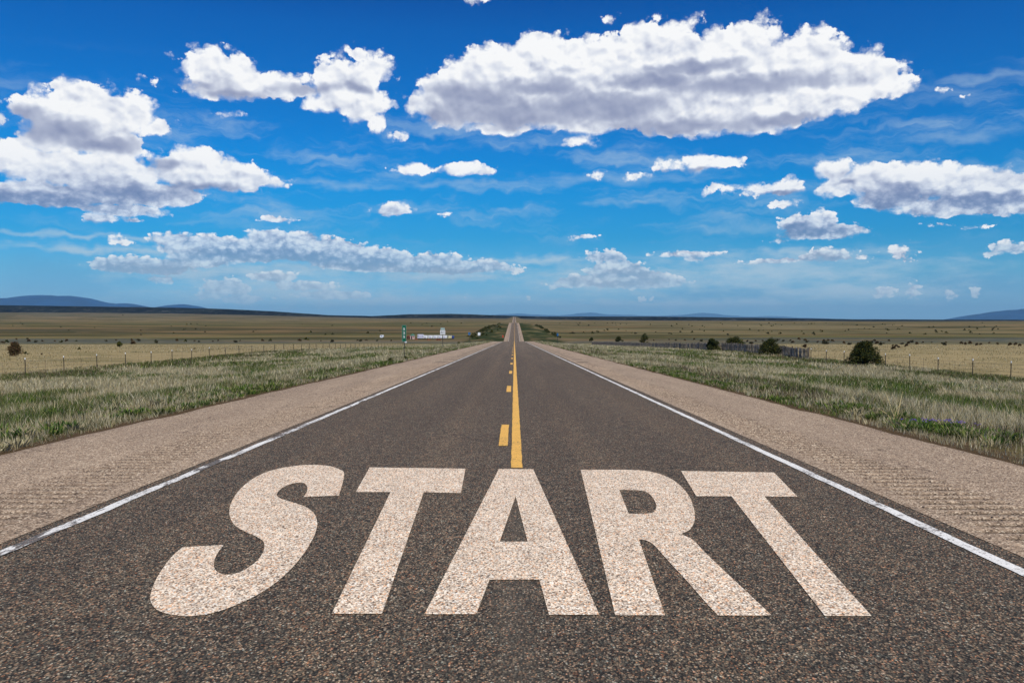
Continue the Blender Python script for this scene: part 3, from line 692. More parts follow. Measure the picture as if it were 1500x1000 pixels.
# ------------------------------------------------------------------ materials of the smaller things
def foliage_mat(name, stops, trans=0.25, rough=0.8):
    """colour varies from leaf to leaf; a little light passes through"""
    m_, n = mat(name); a_ = n.new('ShaderNodeAttribute', attribute_name='col').outputs['Color']
    c = n.mix(1.0, a_, n.ramp(n.noise(pos(n), 2.0, 4, 0.6), stops), 'MULTIPLY')
    d = n.new('ShaderNodeBsdfPrincipled', {'Base Color': c, 'Roughness': rough, 'Specular IOR Level': 0.15})
    t = n.new('ShaderNodeBsdfTranslucent', {'Color': c})
    x = n.new('ShaderNodeMixShader', {0: trans, 1: d.outputs[0], 2: t.outputs[0]})
    n.new('ShaderNodeOutputMaterial', {0: x.outputs[0]}); return m_
VAR = [(0.3, (0.85, 0.85, 0.85)), (0.7, (1.15, 1.15, 1.1))]
m_blade = foliage_mat('grass_blades', VAR, 0.35)
m_leaf = foliage_mat('juniper_foliage', VAR, 0.15)
m_twig = foliage_mat('shrub_twigs', VAR, 0.1)
m_bark = plain('bark', (0.12, 0.085, 0.06), 0.95, scale=20)
m_post = plain('dark_steel_post', (0.035, 0.035, 0.032), 0.6, 0.3)
m_tip = plain('white_painted_tip', (0.80, 0.80, 0.80), 0.6)
m_wire = plain('galvanised_wire', (0.16, 0.155, 0.15), 0.5, 0.7)
m_slat = plain('weathered_grey_wood', (0.27, 0.225, 0.18), 0.9, var=0.5, scale=1.4)
m_pole = plain('sign_post_steel', (0.045, 0.045, 0.05), 0.6, 0.4)
m_green = plain('green_sign_sheet', (0.004, 0.105, 0.055), 0.45, var=0.06)
m_white = plain('white_sign_sheet', (0.74, 0.77, 0.79), 0.45, var=0.05)
m_teal = plain('pale_teal_sign_sheet', (0.30, 0.42, 0.40), 0.5, var=0.1)
m_black = plain('black_sign_print', (0.02, 0.02, 0.02), 0.5)
m_blue = plain('blue_sign_sheet', (0.03, 0.13, 0.30), 0.45)
m_red = plain('red_marker', (0.60, 0.05, 0.03), 0.5)
m_ysign = plain('yellow_sign_sheet', (0.72, 0.42, 0.03), 0.5)
m_trw = plain('white_trailer_skin', (0.74, 0.77, 0.78), 0.45, var=0.07, scale=0.8)
m_lilac = plain('pale_grey_lilac_skin', (0.52, 0.52, 0.64), 0.5, var=0.12, scale=0.8)
m_rust = plain('rusty_metal', (0.22, 0.075, 0.04), 0.9, var=0.4, scale=1.5)
m_pink = plain('faded_pink_wall', (0.62, 0.42, 0.38), 0.8, scale=1.5)
m_groof = plain('green_metal_roof', (0.08, 0.26, 0.17), 0.5)
m_cream = plain('cream_trailer_skin', (0.62, 0.58, 0.36), 0.5)
m_dblue = plain('dark_blue_trim', (0.03, 0.06, 0.22), 0.5)
m_dark = plain('dark_opening', (0.02, 0.018, 0.017), 0.6)
m_tyre = plain('black_tyre_rubber', (0.02, 0.02, 0.02), 0.9)

# ------------------------------------------------------------------ leafy things
def leaf_cloud(centres, radii, n_per, size, cols, seed, flat=0.9, up=0.0):
    """many small leaf clumps (triangles) spread through lobes"""
    g = np.random.default_rng(seed); V = []; C = []
    centres = np.asarray(centres, float); cols = np.asarray(cols, float)
    for c_, r_ in zip(centres, radii):
        k = int(n_per * (r_ ** 2) / np.mean(np.square(radii)))
        d = g.normal(size=(k, 3)); d /= np.linalg.norm(d, axis=1)[:, None]
        rad = r_ * (0.45 + 0.62 * g.random(k) ** 0.6)
        p = c_ + d * rad[:, None] * np.array([1, 1, flat])
        a_ = g.normal(size=(k, 3)); a_ /= np.linalg.norm(a_, axis=1)[:, None]
        b = d * 0.6 + g.normal(size=(k, 3)) * 0.6 + np.array([0, 0, up]); b /= np.linalg.norm(b, axis=1)[:, None]
        s_ = size * (0.6 + 0.8 * g.random(k))[:, None]
        V.append(np.stack([p - a_ * s_ * 0.42, p + a_ * s_ * 0.42, p + b * s_ * 1.25], 1).reshape(-1, 3))
        pick = g.choice(len(cols), k, p=None); base = cols[pick] * (0.75 + 0.5 * g.random(k))[:, None]
        C.append(np.repeat(base, 3, axis=0))
    V = np.concatenate(V); C = np.concatenate(C)
    V[:, 2] = np.maximum(V[:, 2], 0.01)
    return V, np.arange(len(V)).reshape(-1, 3), C
JUN = [(0.030, 0.042, 0.014), (0.022, 0.032, 0.012), (0.040, 0.050, 0.015), (0.028, 0.040, 0.016), (0.14, 0.125, 0.020), (0.035, 0.050, 0.016)]
def juniper_mesh(seed, W, H, lobes, leafn, size, cols=JUN, shape='round'):
    g = np.random.default_rng(seed); C_ = []; Rr = []
    for k in range(lobes):
        t = g.random(); h = H * (0.12 + 0.76 * t)
        wmax = W * 0.5 * (math.sqrt(max(0.05, 1 - (t * 1.02) ** (1.5 if shape == 'round' else 0.85))))
        an = g.random() * 6.283; rr = wmax * g.random() ** 0.35 * (0.80 + 0.30 * g.random())
        C_.append((math.cos(an) * rr, math.sin(an) * rr, h)); Rr.append(min(W, H) * (0.085 + 0.125 * g.random()))
    return C_, Rr, leaf_cloud(C_, Rr, leafn, size, cols, seed + 1)
def tree(name, loc, W, H, seed, label, cat, lobes=34, leafn=230, size=0.085, cols=JUN, shape='round', group=None, rz=0.0, m_=None, trunk_h=0.35):
    r_ = empty(name, loc, rz); tag(r_, label, cat, group)
    C_, Rr, (V, Fc, Cc) = juniper_mesh(seed, W, H, lobes, leafn, size, cols, shape)
    mesh_np('crown', V, Fc, m_ or m_leaf, r_, colors=Cc)
    b = MB(); b.tube([(0, 0, -0.15), (0.03, 0, H * 0.25), (-0.04, 0.03, H * 0.5), (0, 0, H * 0.78)], [W * 0.045, W * 0.035, W * 0.022, W * 0.008], 7)
    for c_ in C_[:14]: b.tube([(0, 0, H * 0.1 + c_[2] * 0.2), (c_[0] * 0.5, c_[1] * 0.5, c_[2] * 0.62), c_], [W * 0.018, W * 0.012, W * 0.004], 5, cap=False)
    b.build('trunk', m_bark, r_); return r_

def px_size(v): return FPX / v.y
def tree_px(name, px, py, wpx, hpx, seed, label, cat='bush', **kw):
    v = at(px, py); k = px_size(v); return tree(name, v, 1.1 * wpx / k, 1.08 * hpx / k, seed, label, cat, **kw)
tree_px('juniper', 1266, 535.5, 50, 33, 5, 'biggest dark green juniper, alone beside the wire fence right of the grey slat fence', lobes=95, leafn=190, size=0.10, shape='cone')
tree_px('juniper', 1131, 521.0, 32, 24, 9, 'dark green juniper at the near end of the grey slat fence', lobes=46, leafn=230, size=0.10)
tree_px('juniper', 1077, 514.0, 34, 20, 14, 'wide dark green juniper against the middle of the slat fence', lobes=46, leafn=220, size=0.12)
tree_px('juniper', 1043, 514.2, 19, 17, 22, 'squarish dark juniper just left of the wide one at the slat fence', lobes=34, leafn=200, size=0.12)
tree_px('juniper', 943.5, 504.0, 13, 13, 31, 'round dark juniper rising over the far half of the slat fence', lobes=26, leafn=160, size=0.22)
tree_px('juniper', 906, 500.6, 12, 8, 37, 'low dark juniper, second from the far end of the slat fence', lobes=24, leafn=150, size=0.25)
tree_px('juniper', 866.5, 500.0, 7, 5.5, 41, 'small dark juniper at the far end of the slat fence', lobes=16, leafn=120, size=0.28)
BRN = [(0.095, 0.055, 0.028), (0.065, 0.038, 0.022), (0.15, 0.095, 0.040), (0.045, 0.030, 0.018), (0.07, 0.06, 0.025)]
tree_px('brown_shrub', 21, 521.0, 20, 19, 51, 'rust brown leafy shrub standing alone in the tan field at the far left', 'shrub', lobes=46, leafn=70, size=0.13, cols=BRN, shape='cone', m_=m_twig)
GRS = [(0.055, 0.075, 0.022), (0.075, 0.085, 0.030), (0.10, 0.09, 0.035)]
tree_px('green_shrub', 175.5, 509.5, 9, 9, 55, 'yellow green bush behind the fence in the tan field on the left', 'shrub', lobes=18, leafn=120, size=0.14, cols=[(0.12, 0.11, 0.02), (0.05, 0.07, 0.02)])
tree_px('green_shrub', 672, 504.6, 4, 5, 57, 'small green bush on the verge below the white trailers', 'shrub', lobes=10, leafn=110, size=0.10, cols=GRS)
tree_px('green_shrub', 594, 528.5, 7, 6, 58, 'dark green weed clump at the foot of the mile marker', 'shrub', lobes=12, leafn=120, size=0.04, cols=GRS)
tree_px('green_shrub', 571, 531.0, 9, 7, 59, 'rounded green weed clump left of the mile marker by the shoulder', 'shrub', lobes=14, leafn=140, size=0.04, cols=GRS)

# small shrubs: one source per kind, copied
def shrub_src(name, seed, cols, W=2.2, H=1.1, n_=9, leafn=34, size=0.34):
    _, _, (V, Fc, Cc) = juniper_mesh(seed, W, H, n_, leafn, size, cols)
    return V, Fc, Cc
SRC = []
for i, cols in enumerate([BRN, BRN, JUN, [(0.06, 0.045, 0.025), (0.045, 0.05, 0.025)]]):
    V, Fc, Cc = shrub_src('s', 100 + i, cols, 2.2, 1.25 if i < 3 else 1.6)
    o = mesh_np('shrub', V, Fc, m_twig if i != 2 else m_leaf, colors=Cc); SRC.append(o.data); bpy.data.objects.remove(o)
def small_shrub(loc, s_, kind, label, group, name='desert_shrub'):
    o = bpy.data.objects.new(name, SRC[kind]); COL.objects.link(o); o.location = loc
    o.scale = (s_ * random.uniform(0.85, 1.2), s_, s_ * random.uniform(0.8, 1.2)); o.rotation_euler.z = random.uniform(0, 6.28)
    return tag(o, label, 'shrub', group)
RIGHT_ROW = [(1130,500.5,4),(1140,499,5),(1148,500,4),(1162,502.6,6),(1158,500,4),(1170,499,6),(1179,500.5,7),(1183,501.5,5),(1198,502.5,5),(1208,504,10),(1207,501.5,7),(1213,500.5,6),(1219,501,6),
 (1236,504.5,6),(1245,505,6),(1257,505,6),(1268,503.5,5),(1274,505,8),(1277,502.5,7),(1285,505,7),(1292,505.5,8),(1281,500.5,5),(1302,500.5,5),(1309,513.0,10),(1313,509,7),(1308,507.5,5),(1317,510,5),
 (1322,504.5,6),(1328,508.5,8),(1331,505,7),(1336,501.5,6),(1343,505.5,7),(1382,505.5,7),(1386,503,4),(1408,505,7),(1414,506,6),(1421,504.8,8),(1431,507,7),(1437,506,6),(1461,505,5),(1480,507.5,7),(1488,506,6),(1494,508,6),
 (1179,510.5,9),(1017,498.5,4),(1028,500,5),(1095,501.5,5),(1101,503.5,7),(1107,501,4),(1117,500.5,4),(990,499,4),(1003,499.5,5),(980,498.5,3),(1449,503,4),(1352,503,4),(1365,502,3),(958,499,3)]
for (x, y, s_) in RIGHT_ROW:
    v = at(x, y); small_shrub(v, s_ / px_size(v) / 2.1, random.choice([0, 0, 1, 3]), 'rust brown desert shrub in the row edging the tan field on the right', 'brown shrubs edging the right field')
LEFT_ROW = [(3,503,6),(10,501.5,7),(24,498.5,4),(43,500.5,6),(40,497,4),(53,501.5,5),(62,501,5),(80,501,4),(90,501.5,6),(98,501,6),(112,500,3),(155,500,4),(170,499.5,4),(196,504.5,8),(193,500,5),(202,499.5,6),(230,502.5,6),(228,500,4),
 (259,501,6),(272,500.5,5),(285,500.5,4),(291,501,4),(312,501,4),(320,499.5,3),(344,501.5,6),(352,500,3),(384,500,5),(396,499.5,5),(438,499.8,7),(449,498,7),(470,500,3),(487,501,6),(524,499.5,4),(529,500,5),(536,499,4),(553,499.5,4),(573,500,4),(622,497.5,4),
 (38,519,7),(61,520,4),(116,512,5),(285,512,4),(206,491,3),(300,487,3),(180,462,2)]
for (x, y, s_) in LEFT_ROW:
    v = at(x, y); small_shrub(v, s_ / px_size(v) / 2.1, random.choice([0, 1, 2, 3]), 'dark brown desert shrub in the row edging the tan field on the left', 'dark shrubs edging the left field')
k = 0
while k < 115:
    x = random.uniform(790, 1498); y = 472.5 + 18 * random.random() ** 1.3
    if vnoise(x / 60, y / 4, 3) < 0.4: continue
    v = at(x, y); k += 1
    small_shrub(v, random.uniform(0.6, 1.35) * (0.8 + v.y / 3000), random.choice([2, 2, 3]), 'far juniper seen as a dark dot on the plain to the right of the road', 'junipers dotting the right plain')
k = 0
while k < 34:
    x = random.uniform(2, 730); y = 471 + 20 * random.random() ** 1.2
    v = at(x, y); k += 1
    if v.y < 450 or (abs(v.x) < 60): continue
    small_shrub(v, random.uniform(0.6, 1.3) * (0.8 + v.y / 3000), random.choice([2, 3]), 'far juniper seen as a dark dot on the plain to the left of the road', 'junipers dotting the left plain')
# hedge-like growth along the old fence lines where the road climbs
for sg, cnt, lab, grp in ((1, 50, 'dark bush in the line climbing beside the far road on its right', 'bushes right of the far road'), (-1, 70, 'dark bush on the green slope left of the far road', 'bushes left of the far road')):
    for k in range(cnt):
        y = 590 + 620 * random.random() ** 1.1
        x = sg * (random.gauss(33, 1.6) if sg > 0 else random.choice([random.uniform(14, 36), random.gauss(33, 2)]))
        small_shrub(on(x, y), random.uniform(0.45, 1.1) * (1 + y / 1800), 2, lab, grp)

# ------------------------------------------------------------------ fences
def wire_fence(X, y_a, y_b, step, label, skip=(), tips=True):
    r_ = empty('wire_fence', on(X, y_a)); tag(r_, label, 'fence'); o0 = r_.location
    ys = list(np.arange(y_a, y_b, step)); k = 0
    H = 1.22
    wl = [[] for _ in range(4)]
    for i, y in enumerate(ys):
        x = X + random.uniform(-0.06, 0.06); b = on(x, y); h = H + random.uniform(-0.05, 0.05)
        lx, lz = random.uniform(-0.04, 0.04), b.z
        for j in range(4): wl[j].append((b.x - o0.x + lx * j / 4, b.y - o0.y, lz - o0.z + 0.30 + j * 0.26 + random.uniform(-.015, .015)))
        if any(a_ <= y <= b_ for a_, b_ in skip): continue
        rel = b - o0; w_ = 0.028 + 0.014 * min(1, y / 150)
        q = MB(); q.tube([(rel.x, rel.y, rel.z - 0.3), (rel.x + lx, rel.y, rel.z + h)], w_, 5)
        po = q.build('post', m_post, r_); k += 1
        if tips and y < 110 and k % 1 == 0:
            MB().tube([(rel.x + lx, rel.y, rel.z + h - 0.005), (rel.x + lx, rel.y, rel.z + h + 0.13)], w_ + 0.006, 6).build('post_tip', m_tip, po)
    # thin stays hang between the posts
    for i in range(len(ys) - 1):
        if ys[i] > 105: break
        a_ = Vector(wl[0][i]).lerp(Vector(wl[0][i + 1]), 0.5); c_ = Vector(wl[3][i]).lerp(Vector(wl[3][i + 1]), 0.5)
        MB().tube([a_ - Vector((0, 0, .12)), c_ + Vector((0, 0, .03))], 0.009, 4).build('stay', m_bark, r_)
    for j in range(4): MB().tube(wl[j], 0.006, 4, cap=False).build('wire', m_wire, r_)
    return r_
wire_fence(-39.0, 49.8, 330, 5.85, 'wire fence with dark posts running along the left side of the tan field')
wire_fence(36.0, 46.0, 118, 5.2, 'wire fence with dark posts on the right, nearest the viewer')

# grey wooden slat fence on the right
sf = empty('slat_fence', on(36.0, 105)); tag(sf, 'long grey weathered slat fence standing behind the junipers on the right', 'fence')
o0 = sf.location.copy(); y = 104.0; k = 0
while y < 395:
    L = 6.2 if y < 200 else 12.0
    gap = (113 < y < 118)
    q = MB(); yy = y; h = 1.35 + random.uniform(-0.05, 0.08)
    sw = 0.10 if y < 200 else 0.22
    while yy < y + L - 0.1:
        b = on(36.0 + random.uniform(-0.03, 0.03), yy) - o0
        if random.random() > 0.07: q.box(b.x, b.y, b.z + h / 2, 0.03, sw * random.uniform(0.75, 1.0), h + random.uniform(-0.12, 0.10))
        yy += sw + 0.035
    for zz in (0.35, 1.0):
        a_ = on(36.05, y) - o0; b_ = on(36.05, y + L - 0.2) - o0
        q.tube([(a_.x, a_.y, a_.z + zz), (b_.x, b_.y, b_.z + zz)], 0.03, 4)
    if not gap: q.build('slat_panel', m_slat, sf)
    b = on(36.1, y) - o0
    MB().tube([(b.x, b.y, b.z - 0.3), (b.x, b.y, b.z + h + 0.14)], 0.06, 6).build('post', m_bark, sf)
    y += L
# the end panel, swung out towards the viewer
# ------------------------------------------------------------------ signs
def text_mesh(s_, size, name, m_, parent, loc):
    cu = bpy.data.curves.new('t', 'FONT'); cu.body = s_; cu.size = size; cu.align_x = 'CENTER'; cu.align_y = 'CENTER'; cu.extrude = 0.003; cu.offset = size * 0.018
    t = bpy.data.objects.new('t', cu); COL.objects.link(t); bpy.context.view_layer.update()
    me = bpy.data.meshes.new_from_object(t.evaluated_get(bpy.context.evaluated_depsgraph_get())); bpy.data.objects.remove(t); bpy.data.curves.remove(cu)
    me.materials.clear(); me.materials.append(m_); me.name = name
    o = bpy.data.objects.new(name, me); COL.objects.link(o); o.parent = parent; o.location = loc; o.rotation_euler = (R(90), 0, 0); return o
def round_rect(w_, h, r_=0.04, n_=4):
    pts = []
    for cx, cz, a0 in ((w_/2-r_, h/2-r_, 0), (-w_/2+r_, h/2-r_, 90), (-w_/2+r_, -h/2+r_, 180), (w_/2-r_, -h/2+r_, 270)):
        for k in range(n_ + 1): t = R(a0 + 90 * k / n_); pts.append((cx + r_ * math.cos(t), cz + r_ * math.sin(t)))
    return pts
def sh(pts, dz): return [(x, z + dz) for x, z in pts]
def sign_base(name, px, pyb, X, label, cat='road sign'):
    d = ray(px, 500); y = X / d.x * d.y; v = on(X, y)
    r_ = empty(name, v); tag(r_, label, cat); return r_, v
def height_at(v, py): return (CAM_H - v.z) - (py - 463) / FPX * v.y       # height above the ground seen at row py
# mile marker
r_, v = sign_base('mile_marker', 592, 524, -8.6, 'tall narrow green mile marker with white digits on the left verge', 'mile marker')
zt, zb = height_at(v, 476.0), height_at(v, 500.3); Hs = zt - zb; W_ = 0.335
MB().box(0, 0.02, zb / 2 + 0.1, 0.055, 0.035, zb + 0.5, bev=0.006).build('post', m_pole, r_)
pl = MB().prism(sh(round_rect(W_, Hs, 0.04), (zt + zb) / 2), -0.012, -0.006).build('sign_plate', m_green, r_)
bd = MB()
ro, ri = round_rect(W_ - 0.02, Hs - 0.02, 0.035), round_rect(W_ - 0.045, Hs - 0.045, 0.028); nn = len(ro); zc = (zt + zb) / 2
bd.raw([(x, -0.015, z + zc) for x, z in ro + ri], [(k, (k + 1) % nn, nn + (k + 1) % nn, nn + k) for k in range(nn)]); bd.build('border', m_teal, pl)
for i, ch in enumerate('525'): text_mesh(ch, 0.27, 'digit', m_white, pl, (0, -0.014, zt - 0.32 - i * 0.30))
tail = MB().box(0.12, 0.0, zb - 0.03, 0.16, 0.02, 0.10, bev=0.004).build('reflector', m_white, r_)
# route shield with a direction plate above
r_, v = sign_base('route_sign', 648.5, 512, -9.6, 'white highway route shield reading 61 on the left verge in front of the trailers', 'road sign')
zt, zm, zb = height_at(v, 480.0), height_at(v, 483.4), height_at(v, 489.8); s_ = (zm - zb)
MB().box(0, 0.02, zb / 2 + 0.3, 0.06, 0.035, zb + 1.0, bev=0.006).build('post', m_pole, r_)
MB().prism(sh(round_rect(s_ * 0.95, zt - zm - 0.03, 0.03), (zt + zm) / 2 + 0.01), -0.012, -0.006).build('direction_plate', m_teal, r_)
pb = MB().prism(sh(round_rect(s_ * 1.16, s_, 0.03), (zm + zb) / 2), -0.010, -0.006).build('back_plate', m_white, r_)
shp = [(0, -0.48), (0.16, -0.40), (0.36, -0.33), (0.46, -0.18), (0.45, 0.0), (0.37, 0.17), (0.40, 0.33), (0.30, 0.45), (0.15, 0.40), (0, 0.44)]
shp = shp + [(-x, z) for x, z in shp[-2:0:-1]]
outl = MB(); k = len(shp); zc = (zm + zb) / 2
outl.raw([(x * s_ * 1.1, -0.0135, z * s_ * 1.0 + zc) for x, z in shp] + [(x * s_ * 0.98, -0.0135, z * s_ * 0.9 + zc) for x, z in shp], [(i, (i + 1) % k, k + (i + 1) % k, k + i) for i in range(k)])
outl.build('shield_outline', m_black, pb)
text_mesh('61', s_ * 0.66, 'number', m_black, pb, (0, -0.014, zc))
# small far signs
def small_sign(name, px, X, ytop, ybot, wpx, m_, label, cat='road sign', face='rect', pm=None):
    r_, v = sign_base(name, px, 0, X, label, cat); k = px_size(v)
    zt, zb = height_at(v, ytop), height_at(v, ybot); W_ = wpx / k
    MB().box(0, 0.03, zb / 2 + 0.2, 0.07, 0.04, max(0.2, zb) + 0.9, bev=0.006).build('post', pm or m_pole, r_)
    poly = round_rect(W_, zt - zb, min(W_, zt - zb) * 0.15) if face == 'rect' else [(0, (zt-zb)/2), (W_/2, 0), (0, -(zt-zb)/2), (-W_/2, 0)]
    MB().prism(sh(poly, (zt + zb) / 2), -0.012, -0.004).build('sign_plate', m_, r_); return r_
small_sign('road_sign', 687.5, -10.5, 486.5, 490.5, 3.2, m_blue, 'small blue grey sign on the left verge right of the trailers')
small_sign('road_sign', 701.8, -10.0, 486.8, 491.2, 3.8, m_white, 'small white sign on the left verge, last before the road dips')
small_sign('road_sign', 816.8, 9.2, 488.0, 492.0, 2.4, m_blue, 'narrow blue sign on the right verge')
small_sign('marker_post', 736.6, -8.4, 490.8, 494.5, 1.4, m_red, 'small red marker post left of the far road where it reappears', 'marker post', pm=m_red)
small_sign('road_sign', 766.2, 9.6, 478.6, 481.2, 2.4, m_ysign, 'tiny yellow diamond sign right of the climbing far road', face='diamond')
small_sign('road_sign', 737.2, -12.0, 479.2, 481.0, 1.6, m_white, 'tiny pale sign left of the climbing far road')

# ------------------------------------------------------------------ parked trailers and sheds in the field
def wheel(parent, x, y, r_):
    q = MB(); q.tube([(x - 0.14, y, r_), (x + 0.14, y, r_)], r_, 14); t = q.build('wheel', m_tyre, parent)
    MB().tube([(x - 0.15, y, r_), (x + 0.15, y, r_)], r_ * 0.45, 10).build('rim', m_white, t)
def box_trailer(px, py, wpx, hpx, skin, label, door=True, roof=None, length=7.0, rz=0.0, cat='trailer'):
    v = at(px, py); k = px_size(v); W_, H = wpx / k, hpx / k
    r_ = empty('box_trailer', v, rz); tag(r_, label, cat, 'trailers parked in a row in the left field')
    fl = 0.55
    MB().box(0, length / 2, fl + (H - fl) / 2, W_, length, H - fl, bev=0.10).build('body', skin, r_)
    MB().box(0, length / 2, fl - 0.08, W_ * 0.8, length * 0.98, 0.14).build('chassis', m_dark, r_)
    MB().box(0, length / 2, H + 0.03, W_ * 0.96, length * 0.97, 0.09, bev=0.03).build('roof', roof or skin, r_)
    if door:
        d_ = MB().box(0, -0.025, fl + (H - fl) * 0.47, W_ * 0.46, 0.04, (H - fl) * 0.78, bev=0.01).build('door', m_lilac if skin is m_trw else skin, r_)
        MB().box(W_ * 0.17, -0.06, fl + (H - fl) * 0.45, 0.07, 0.04, 0.25).build('handle', m_dark, d_)
    MB().box(-W_ * 0.36, -0.02, fl + (H - fl) * 0.62, W_ * 0.14, 0.03, (H - fl) * 0.3).build('window', m_dark, r_)
    for sx in (-1, 1):
        for yy in (length * 0.55, length * 0.7): wheel(r_, sx * (W_ / 2 - 0.28), yy, 0.40)
    return r_
box_trailer(615.2, 496.6, 7.6, 6.6, m_lilac, 'tallest pale lilac grey trailer, near the left end of the parked row')
for x, lab in ((622.6, 'white box trailer touching the lilac grey one'), (630.2, 'white box trailer, second of the white ones from the left'), (637.2, 'white box trailer, third of the white ones from the left'),
               (644.2, 'white box trailer, fourth of the white ones from the left'), (651.2, 'brightest white box trailer, just left of the cream one')):
    box_trailer(x, 496.4, 6.2, 4.9, m_trw, lab)
box_trailer(658.8, 496.5, 5.2, 5.0, m_cream, 'cream coloured trailer with a dark blue roof near the right end of the row', roof=m_dblue)
box_trailer(663.2, 496.6, 2.6, 4.6, m_dblue, 'dark blue trailer closing the right end of the row', door=False)
def shed(px, py, wpx, hpx, wall, roofm, label):
    v = at(px, py); k = px_size(v); W_, H = wpx / k, hpx / k; D_ = 4.0
    r_ = empty('farm_shed', v); tag(r_, label, 'shed')
    MB().box(0, D_ / 2, H * 0.36, W_, D_, H * 0.72).build('wall', wall, r_)
    MB().prism([(-W_ * 0.56, H * 0.71), (W_ * 0.56, H * 0.71), (0, H)], -0.25, D_ + 0.25).build('roof', roofm, r_)
    d_ = MB().box(-W_ * 0.12, -0.03, H * 0.29, W_ * 0.3, 0.05, H * 0.56).build('door', m_dark, r_)
    MB().box(W_ * 0.3, -0.03, H * 0.42, W_ * 0.16, 0.05, H * 0.2).build('window', m_dark, r_)
shed(603.8, 496.6, 6.0, 7.4, m_pink, m_groof, 'faded pink shed with a green roof at the left end of the trailers')
shed(598.0, 496.4, 5.0, 5.4, m_rust, m_rust, 'rust brown shed between the mile marker and the pink shed')
def scrap(px, py, wpx, hpx, label, seed):
    v = at(px, py); k = px_size(v); W_, H = wpx / k, hpx / k; g = random.Random(seed)
    r_ = empty('scrap_pile', v); tag(r_, label, 'scrap pile')
    for i in range(5):
        MB().box(g.uniform(-.4, .4) * W_, g.uniform(-.5, .5), H * g.uniform(.2, .45), W_ * g.uniform(.2, .4), 0.6, H * g.uniform(.4, .9), g.uniform(0, 3), 0.04).build('drum' if i % 2 else 'crate', m_rust, r_)
scrap(609.6, 497.6, 4.5, 3.2, 'rusty pile between the pink shed and the lilac grey trailer', 1)
scrap(627.0, 497.9, 8, 1.8, 'low rusty pile in front of the white trailers, left one', 2)
scrap(642.5, 498.2, 8, 2.4, 'low rusty pile in front of the white trailers, right one', 3)
# rounded white camper standing apart
v = at(558.8, 495.2); k = px_size(v); W_, H = 4.8 / k, 4.6 / k
r_ = empty('camper_trailer', v); tag(r_, 'rounded white camper trailer standing alone left of the mile marker', 'camper')
MB().prism(sh(round_rect(W_, H * 0.8, H * 0.28, 8), H * 0.58), 0, 4.0).build('body', m_trw, r_)
MB().box(0, 2, H * 0.16, W_ * 0.7, 3.6, 0.14).build('chassis', m_dark, r_)
MB().prism(sh(round_rect(W_ * 0.45, H * 0.22, 0.1), H * 0.66), -0.03, -0.005).build('window', m_dblue, r_)
for sx in (-1, 1): wheel(r_, sx * W_ * 0.36, 2.0, 0.42)

# ------------------------------------------------------------------ grass and weeds on the verges
def scatter(n_, xa, xb, ya, yb, seed, power=1.0):
    g = np.random.default_rng(seed)
    x = g.uniform(xa, xb, n_); y = ya + (yb - ya) * g.random(n_) ** power; return x, y, g
def blades(x, y, g, h, w_, lean, cols):
    """one bent blade = two triangles (a quad tapering to a tip)"""
    n_ = len(x); z = terrain(x, y) - 0.02
    ang = g.uniform(0, 2 * math.pi, n_); dx, dy = np.cos(ang), np.sin(ang)
    fa = g.uniform(-0.9, 0.9, n_); wx, wy = np.cos(fa), np.sin(fa)
    le = h * lean * g.random(n_)
    b = np.stack([x, y, z], 1); W = np.stack([wx, wy, 0 * wx], 1) * (w_ / 2)[:, None]
    m1 = b + np.stack([dx * le * 0.35, dy * le * 0.35, h * 0.55], 1); tp = b + np.stack([dx * le, dy * le, h], 1)
    V = np.stack([b - W, b + W, m1 + W * 0.7, m1 - W * 0.7, tp], 1).reshape(-1, 3)
    i = np.arange(n_)[:, None] * 5
    F3 = np.concatenate([i + [0, 1, 2], i + [0, 2, 3], i + [3, 2, 4]], 1).reshape(-1, 3)
    return V, F3, np.repeat(cols, 5, axis=0)
STRAW = np.array([(0.58, 0.49, 0.29), (0.46, 0.40, 0.24), (0.70, 0.62, 0.44), (0.38, 0.29, 0.16), (0.54, 0.50, 0.34), (0.26, 0.23, 0.11)])
GREEN = np.array([(0.115, 0.150, 0.034), (0.080, 0.115, 0.027), (0.16, 0.185, 0.045), (0.13, 0.125, 0.048), (0.055, 0.085, 0.025)])
DGREEN = np.array([(0.048, 0.095, 0.022), (0.065, 0.115, 0.022), (0.10, 0.155, 0.03), (0.16, 0.21, 0.035)])
PURP = np.array([(0.16, 0.115, 0.095), (0.12, 0.08, 0.065), (0.22, 0.17, 0.13), (0.085, 0.075, 0.045)])
OLIVE = np.array([(0.12, 0.105, 0.035), (0.09, 0.085, 0.03), (0.16, 0.12, 0.05)])
def verge_edge(x): return np.where(x < 0, -x - 7.25, x - 6.55)
